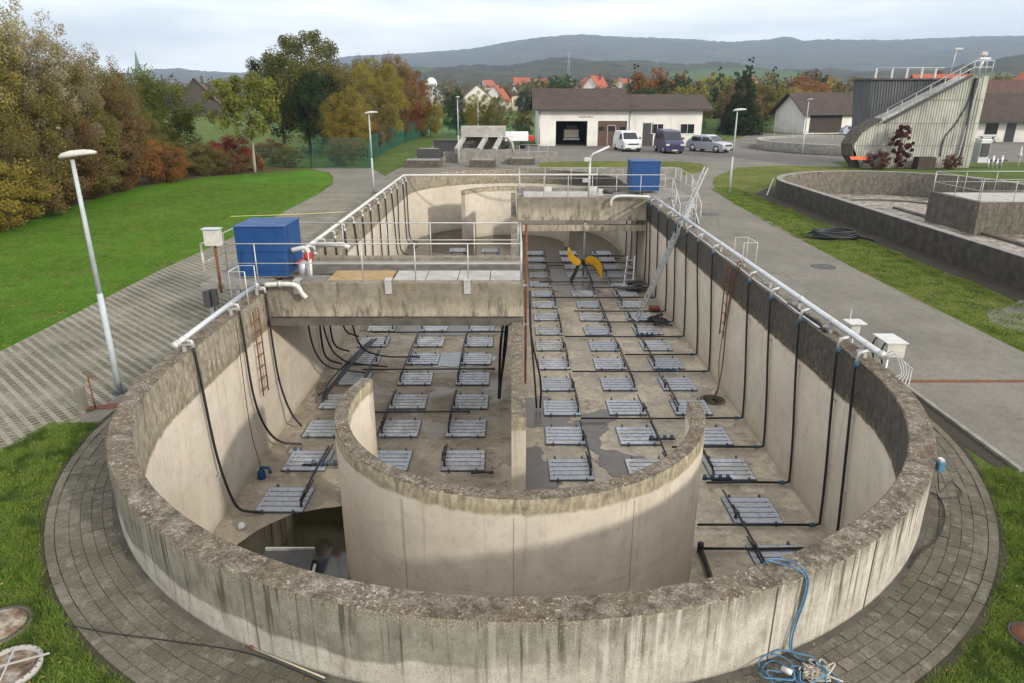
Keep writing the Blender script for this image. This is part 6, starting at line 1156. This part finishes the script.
for k, x, y, s_, m_, lb in (('far', 29.5, 118, .72, 'leaf_mid', 'dull green tree right behind the garage roof end'), ('far2', 38.5, 122, .82, 'leaf_brown', 'brown tree right of the large dark conifer'), ('far2', 43.5, 130, .98, 'leaf_olive', 'olive tree above the workshop gable'), ('far', 30.5, 130, .78, 'leaf_yellow', 'yellow brown tree left of the large dark conifer'), ('far', 26.5, 112, .62, 'leaf_dark', 'dark bush beside the right garage end'), ('far', 58, 150, .82, 'leaf_yellow', 'yellow green tree behind the workshop roof'), ('far2', 68, 160, .80, 'leaf_orange', 'orange brown tree left of the silo top'), ('far', 50, 148, .72, 'leaf_olive', 'olive bush over the middle of the workshop roof'), ('far2', 63, 158, .72, 'leaf_yellow', 'yellow tree second left of the silo top'),
 ('pin', 53.5, 190, .96, 'leaf_dark', 'slim dark spruce left of a pair above the workshop'), ('pin', 61.2, 190, 1.12, 'leaf_dark', 'tallest dark spruce above the workshop roof'), ('pin', 67.5, 190, .96, 'leaf_dark', 'dark spruce right of the tallest one above the workshop'), ('far', 92, 170, .98, 'leaf_dark', 'round dark tree above the silo, left one'), ('far', 99, 170, .96, 'leaf_dark', 'round dark tree above the silo, middle one'), ('pin', 106, 172, .95, 'leaf_dark', 'pointed dark tree above the silo stair'), ('far', 112, 175, .88, 'leaf_dark', 'small dark tree right of the pointed one above the silo'),
 ('far2', 96, 125, .72, 'leaf_brown', 'brown tree behind the right roof at the picture edge'), ('far', 128, 170, .95, 'leaf_dark', 'dark tree beyond the right roof'), ('far2', 33.0, 150, 1.02, 'leaf_brown', 'bare brownish tree above the large conifer'), ('far', 27.0, 205, .9, 'leaf_dark', 'dark conifer like tree above the small white gable'), ('pin', 33.2, 190, .82, 'leaf_dark', 'small dark spruce left of the large conifer top'),
 ('far', 20.0, 118, .72, 'leaf_dark', 'dark tree behind the middle of the garage ridge'), ('far', 23.5, 120, .66, 'leaf_mid', 'green tree right of the middle of the garage ridge'), ('far', 29.5, 125, .70, 'leaf_green', 'fresh green tree behind the lower garage roof'), ('far2', 28.5, 150, 1.12, 'leaf_orange', 'bright orange red tree rising above the garage'), ('far', 34, 150, 1.05, 'leaf_dark', 'dark tree right beside the bright orange tree'), ('far', 29.5, 138, .9, 'leaf_dark', 'very dark tree in front of the bright orange tree'), ('pin', 17.4, 122, .55, 'leaf_dark', 'small blue green spruce at the left of the dark trees'),
 ('far', 15.5, 260, 1.4, 'leaf_green', 'yellow green tree left of the red roofed houses'), ('far2', 10.0, 270, 1.1, 'leaf_olive', 'olive tree above the left end of the garage'), ('far', 4.5, 240, .8, 'leaf_dark', 'dark bush between the houses and the garage'), ('far2', -3.0, 330, 1.1, 'leaf_yellow', 'yellow tree behind the white gabled house'), ('far2', -14, 330, 1.1, 'leaf_yellow', 'yellow tree left behind the white gabled house'), ('far2', 0, 300, 1.0, 'leaf_brown', 'brown tree right behind the white gabled house'), ('far', 48, 230, .9, 'leaf_dark', 'dark tree beside the small far white gable'), ('far', 40, 260, 1.1, 'leaf_olive', 'olive tree between far houses and spruces'), ('far', 78, 200, .9, 'leaf_dark', 'dark tree left of the orange roof behind the silo'), ('pin', 46, 195, .9, 'leaf_dark', 'dark spruce between the large conifer and the slim spruces'), ('pin', 41.5, 185, .8, 'leaf_dark', 'dark spruce behind the large conifer right shoulder'), ('pin', 29.5, 175, .95, 'leaf_dark', 'dark spruce over the right garage end'), ('far2', 72, 180, 1.1, 'leaf_orange', 'large orange tree close left of the silo'), ('far', 54, 175, 1.0, 'leaf_mid', 'round green tree over the workshop roof'), ('far', 12.0, 180, .95, 'leaf_dark', 'dark round tree over the middle of the garage')):
    tree(k, x, y, s_, lb, mat=m_, group=G3)
# distant rows
def wood(name, x0, x1, y0, y1, n, seed, mats, hm=10):
    for mi, m_ in enumerate(mats):
        g_ = np.random.default_rng(seed + mi); k = n // len(mats); me = []
        cx_ = g_.uniform(x0, x1, k); cy_ = g_.uniform(y0, y1, k); pxs = 512 + 693.6 * cx_ / (.943 * cy_ + 1.78); bad = np.zeros(k, bool)
        for q0, q1, yl in ((452, 535, 320), (570, 634, 300), (692, 712, 300)): bad |= (pxs > q0) & (pxs < q1) & (cy_ < yl)
        cx_[bad] = cx_[bad] + 1500; cy_[bad] += 3000; hh = g_.uniform(.45, 1, k) * hm; per = 130
        P = []; 
        for a_, b_, h_ in zip(cx_, cy_, hh):
            d = g_.normal(0, 1, (per, 3)); d /= np.linalg.norm(d, axis=1)[:, None]; d *= g_.uniform(.55, 1, per)[:, None]; P.append(np.stack([a_ + d[:, 0] * h_ * .45, b_ + d[:, 1] * h_ * .45, h_ * .52 + d[:, 2] * h_ * .5], 1))
        P = np.concatenate(P); N_ = len(P); a = g_.normal(0, 1, (N_, 3)); a /= np.linalg.norm(a, axis=1)[:, None]; b = np.roll(a, 1, 1); s_ = .75 * g_.uniform(.6, 1.4, N_)[:, None]
        V = np.concatenate([P - a * s_, P - b * s_, P + a * s_, P + b * s_], 1).reshape(-1, 3); me = bpy.data.meshes.new(name); me.vertices.add(4 * N_); me.vertices.foreach_set('co', V.ravel()); me.loops.add(4 * N_); me.loops.foreach_set('vertex_index', np.arange(4 * N_, dtype=np.int32)); me.polygons.add(N_); me.polygons.foreach_set('loop_start', np.arange(0, 4 * N_, 4, dtype=np.int32)); me.polygons.foreach_set('loop_total', np.full(N_, 4, dtype=np.int32)); me.materials.append(M[m_]); me.update()
        at = me.attributes.new('rnd', 'FLOAT', 'POINT'); at.data.foreach_set('value', np.repeat(g_.uniform(0, 1, N_), 4).astype(np.float32))
        o = bpy.data.objects.new(name, me); C.objects.link(o); o['kind'] = 'stuff'
wood('distant_wood', -330, 520, 380, 900, 1100, 50, ['leaf_dark', 'leaf_olive', 'leaf_mid', 'leaf_brown'], 17)
wood('distant_grove', -260, -60, 230, 380, 90, 90, ['leaf_dark', 'leaf_olive'])
wood('garden_trees', 2, 190, 215, 330, 230, 70, ['leaf_dark', 'leaf_olive', 'leaf_brown', 'leaf_mid', 'leaf_yellow'], 13)

# ------------------------------------------------------------------ village houses
def house(label, x, y, rz, L, Wd, ze, zr, roofm='tile_red', wallm='white_wall', z=0):
    t = thing('house', label, 'house', (0, 0, 0)); gable(t, -L / 2, L / 2, -Wd / 2, Wd / 2, ze, zr, .5, roofm, wallm, 'y')
    for xx in (-L * .28, L * .12):
        for zz in (1.0, 3.6):
            if zz + 1.3 < ze + 1.5: f = MB().bb(xx, xx + 1.2, -Wd / 2 - .04, -Wd / 2 - .004, zz, zz + 1.3).build('window', 'glass', t)
    MB().bb(L * .12, L * .12 + .7, -.4, .4, zr - 1.2, zr + .8).build('chimney', 'tile_dark', t)
    t.location = (x, y, z); t.rotation_euler = (0, 0, rz); return t
house('white house with broad gable and red brown roof left of the garage', -13.0, 275, R(8), 15, 13, 3.2, 9.5, 'tile_dark')
house('second white gable house half hidden behind the first', -5.4, 290, R(-12), 9, 11, 4.2, 9.6, 'tile_red')
house('flat looking cream house between white gables and garage', 4.5, 300, R(20), 12, 9, 5.5, 6.5, 'tile_dark', 'cream_wall')
house('dark roofed house with blue grey front left of the garage', -1.0, 320, R(30), 8, 10, 5, 10, 'tile_dark', 'grey_wall')
house('white house with orange red roof above the garage, left of two', 33.5, 290, R(-25), 10, 14, 6, 13, 'tile_red')
house('white house with orange red roof above the garage, right of two', 45.5, 295, R(-25), 10, 13, 6, 12, 'tile_red')
house('brown roofed house at the left of the red roofed pair', 23.0, 280, R(15), 10, 12, 4, 9, 'tile_dark')
house('red roofed low house above the left garage end', 17.0, 285, R(60), 8, 11, 3, 8, 'tile_red')
house('small white gabled house with red roof far behind the spruces', 91, 240 + 40, R(0), 9, 9, 6, 12, 'tile_red')
house('tiny white gable between dark spruces above the workshop', 118, 290, R(5), 6, 8, 9, 15, 'tile_dark')
house('orange roofed house seen behind the silo top', 92, 158, R(88), 9, 12, 6.2, 9.8, 'tile_red')
house('orange roofed house at the right edge behind the office roof', 112, 158, R(-10), 9, 12, 6.0, 10.5, 'tile_red')
house('brown roofed house right of the silo top', 99, 150, R(70), 10, 12, 4.5, 8.5, 'tile_dark')
house('dark timber barn with steep roof left of the slender young tree', -91.5, 215, R(20), 12, 14, 3.5, 10.3, 'tile_dark', 'dark_wood')
house('pale building among the trees at the far left meadow', -51, 480, R(0), 14, 10, 8, 13, 'tile_dark', 'grey_wall')
for i, (x, y) in enumerate(((40, 520), (58, 560), (75, 540), (25, 600), (95, 600), (8, 560), (120, 640), (-20, 640))):
    house('tiny far village house above the garage roof, %s from a row of eight' % ORD[i], x, y, R(20 * i), 11, 12, 7, 13, 'tile_red' if i % 2 else 'tile_dark', z=6)
t = thing('white_dome', 'small white domed structure at the hill foot left of the white house', 'dome', (-75, 700, 0)); MB().lathe([(5.5, 0), (5.5, 17), (4.5, 20), (2.4, 22), (.3, 22.6)], (-75, 700, 0), 18).build('shell', 'white_wall', t); MB().lathe([(2, 0), (2, 9)], (-74.5, 696, 5), 12).build('opening', 'grey_wall', t)
t = thing('church_tower', 'distant church with slender green copper spire', 'church', (-300, 600, 0)); MB().bb(-304, -296, 596, 604, 0, 18).build('tower', 'grey_wall', t); MB().lathe([(5.4, 18), (2.6, 25), (1.2, 33), (.2, 40)], (-300, 600, 0), 8).build('spire', 'copper_spire', t)
t = thing('power_pylon', 'thin pylon on the hillside above the garage', 'pylon', (60, 900, 40))
for dx in (-3, 3): MB().bar((70 + dx, 900, 0), (70, 900, 56), .3).build('leg', 'galv', t)
for z in (46, 54): MB().bar((66, 900, z), (74, 900, z), .3).build('arm', 'galv', t)

# ------------------------------------------------------------------ grass blades near the camera
def blades(name, n, region, hmin, hmax, wdt, seed):
    g_ = np.random.default_rng(seed); P = []
    while len(P) < n:
        q = region(g_, 4000); P += list(q)
    P = np.array(P[:n]); th = g_.uniform(0, 6.28, n); h = g_.uniform(hmin, hmax, n) * (0.45 + 1.0 * (np.sin(P[:, 0] * 3.1 + 1.5 * np.sin(P[:, 1] * 2.3)) * np.sin(P[:, 1] * 4.7 + P[:, 0]) * .5 + .5)); ln = g_.normal(0, .6, (n, 2)) * h[:, None]
    dx = np.cos(th) * wdt; dy = np.sin(th) * wdt; V = np.zeros((n, 3, 3)); V[:, 0] = np.stack([P[:, 0] - dx, P[:, 1] - dy, 0 * h], 1); V[:, 1] = np.stack([P[:, 0] + dx, P[:, 1] + dy, 0 * h], 1); V[:, 2] = np.stack([P[:, 0] + ln[:, 0], P[:, 1] + ln[:, 1], h], 1)
    me = bpy.data.meshes.new(name); me.vertices.add(3 * n); me.vertices.foreach_set('co', V.ravel()); me.loops.add(3 * n); me.loops.foreach_set('vertex_index', np.arange(3 * n, dtype=np.int32)); me.polygons.add(n); me.polygons.foreach_set('loop_start', np.arange(0, 3 * n, 3, dtype=np.int32)); me.polygons.foreach_set('loop_total', np.full(n, 3, dtype=np.int32)); me.materials.append(M['blade']); me.update()
    at = me.attributes.new('rnd', 'FLOAT', 'POINT'); at.data.foreach_set('value', np.repeat(g_.uniform(0, 1, n), 3).astype(np.float32)); o = bpy.data.objects.new(name, me); C.objects.link(o); o['kind'] = 'stuff'
def regL(g_, m):
    p = np.stack([g_.uniform(-9, -3.2, m), g_.uniform(4.6, 10.9, m)], 1); r = np.hypot(p[:, 0] - CX, p[:, 1] - Y0); ok = (r > 7.24) & (p[:, 0] > -8.9 + (p[:, 1] - 4) * .09 - .3) & (np.hypot(p[:, 0] + 5.46, p[:, 1] - 5.97) > .31) & (np.hypot(p[:, 0] + 4.94, p[:, 1] - 5.36) > .29)
    ok &= (p[:, 0] > -8.55 + np.clip(p[:, 1] - 8.5, 0, 3) * .25); return p[ok]
def regR(g_, m):
    p = np.stack([g_.uniform(3.2, 7.62, m), g_.uniform(4.4, 9.3, m)], 1); r = np.hypot(p[:, 0] - CX, p[:, 1] - Y0); return p[(r > 7.24) & (np.hypot(p[:, 0] - 5.44, p[:, 1] - 5.82) > .19)]
blades('grass', 120000, regL, .015, .08, .005, 3); blades('grass', 80000, regR, .015, .08, .005, 4)
def regS(g_, m): p = np.stack([g_.uniform(11.35, 14.0, m), g_.uniform(14, 44, m)], 1); return p[(p[:, 0] > 11.4 + np.clip(p[:, 1] - 30, 0, 20) * .06)]
blades('grass', 60000, regS, .02, .06, .012, 5)
def regW(g_, m): p = np.stack([g_.uniform(-20.5, -11.4, m), g_.uniform(14, 46, m)], 1); return p
blades('grass', 110000, regW, .015, .045, .012, 6)

def fallen(name, n, region, size, seed):
    g_ = np.random.default_rng(seed); P = []
    while len(P) < n: P += list(region(g_, 2000))
    P = np.array(P[:n]); th = g_.uniform(0, 6.28, n); s_ = size * g_.uniform(.6, 1.3, n); V = np.zeros((n, 4, 3))
    for k in range(4):
        a_ = th + k * PI / 2; V[:, k] = np.stack([P[:, 0] + np.cos(a_) * s_ * (1 if k % 2 else .6), P[:, 1] + np.sin(a_) * s_ * (1 if k % 2 else .6), P[:, 2] + g_.uniform(0, .02, n)], 1)
    me = bpy.data.meshes.new(name); me.vertices.add(4 * n); me.vertices.foreach_set('co', V.ravel()); me.loops.add(4 * n); me.loops.foreach_set('vertex_index', np.arange(4 * n, dtype=np.int32)); me.polygons.add(n); me.polygons.foreach_set('loop_start', np.arange(0, 4 * n, 4, dtype=np.int32)); me.polygons.foreach_set('loop_total', np.full(n, 4, dtype=np.int32)); me.materials.append(M['fallen']); me.update()
    at = me.attributes.new('rnd', 'FLOAT', 'POINT'); at.data.foreach_set('value', np.repeat(g_.uniform(0, 1, n), 4).astype(np.float32)); o = bpy.data.objects.new(name, me); C.objects.link(o); o['kind'] = 'stuff'
leafmat('fallen', [(.07, .04, .02), (.17, .10, .035), (.27, .19, .07)], .1)
def z3(p, z): return np.column_stack([p, np.full(len(p), z)])
fallen('fallen_leaves', 260, lambda g_, m: z3(regL(g_, m), .03), .018, 1); fallen('fallen_leaves', 160, lambda g_, m: z3(regR(g_, m), .03), .018, 2); fallen('fallen_leaves', 500, lambda g_, m: z3(regS(g_, m), .03), .03, 3)
fallen('fallen_leaves', 1500, lambda g_, m: z3(regW(g_, m) * np.array([1, 1]) - np.array([1, 0]) * g_.exponential(1.5, (1, 1)) * 0, .03), .035, 4)
def regP(g_, m):
    a_ = g_.uniform(R(180), R(365), m); r_ = g_.uniform(6.36, 7.2, m) ; k_ = g_.random(m) < .6; r_[k_] = 6.36 + g_.exponential(.05, k_.sum()); return np.column_stack([CX + r_ * np.cos(a_), Y0 + r_ * np.sin(a_), np.full(m, .042)])
fallen('fallen_leaves', 170, regP, .014, 5)
def regF(g_, m): return np.column_stack([g_.uniform(-5.6, 5.9, m), g_.uniform(8, 30, m), np.full(m, ZF + .02)])
fallen('fallen_leaves', 220, regF, .022, 6)
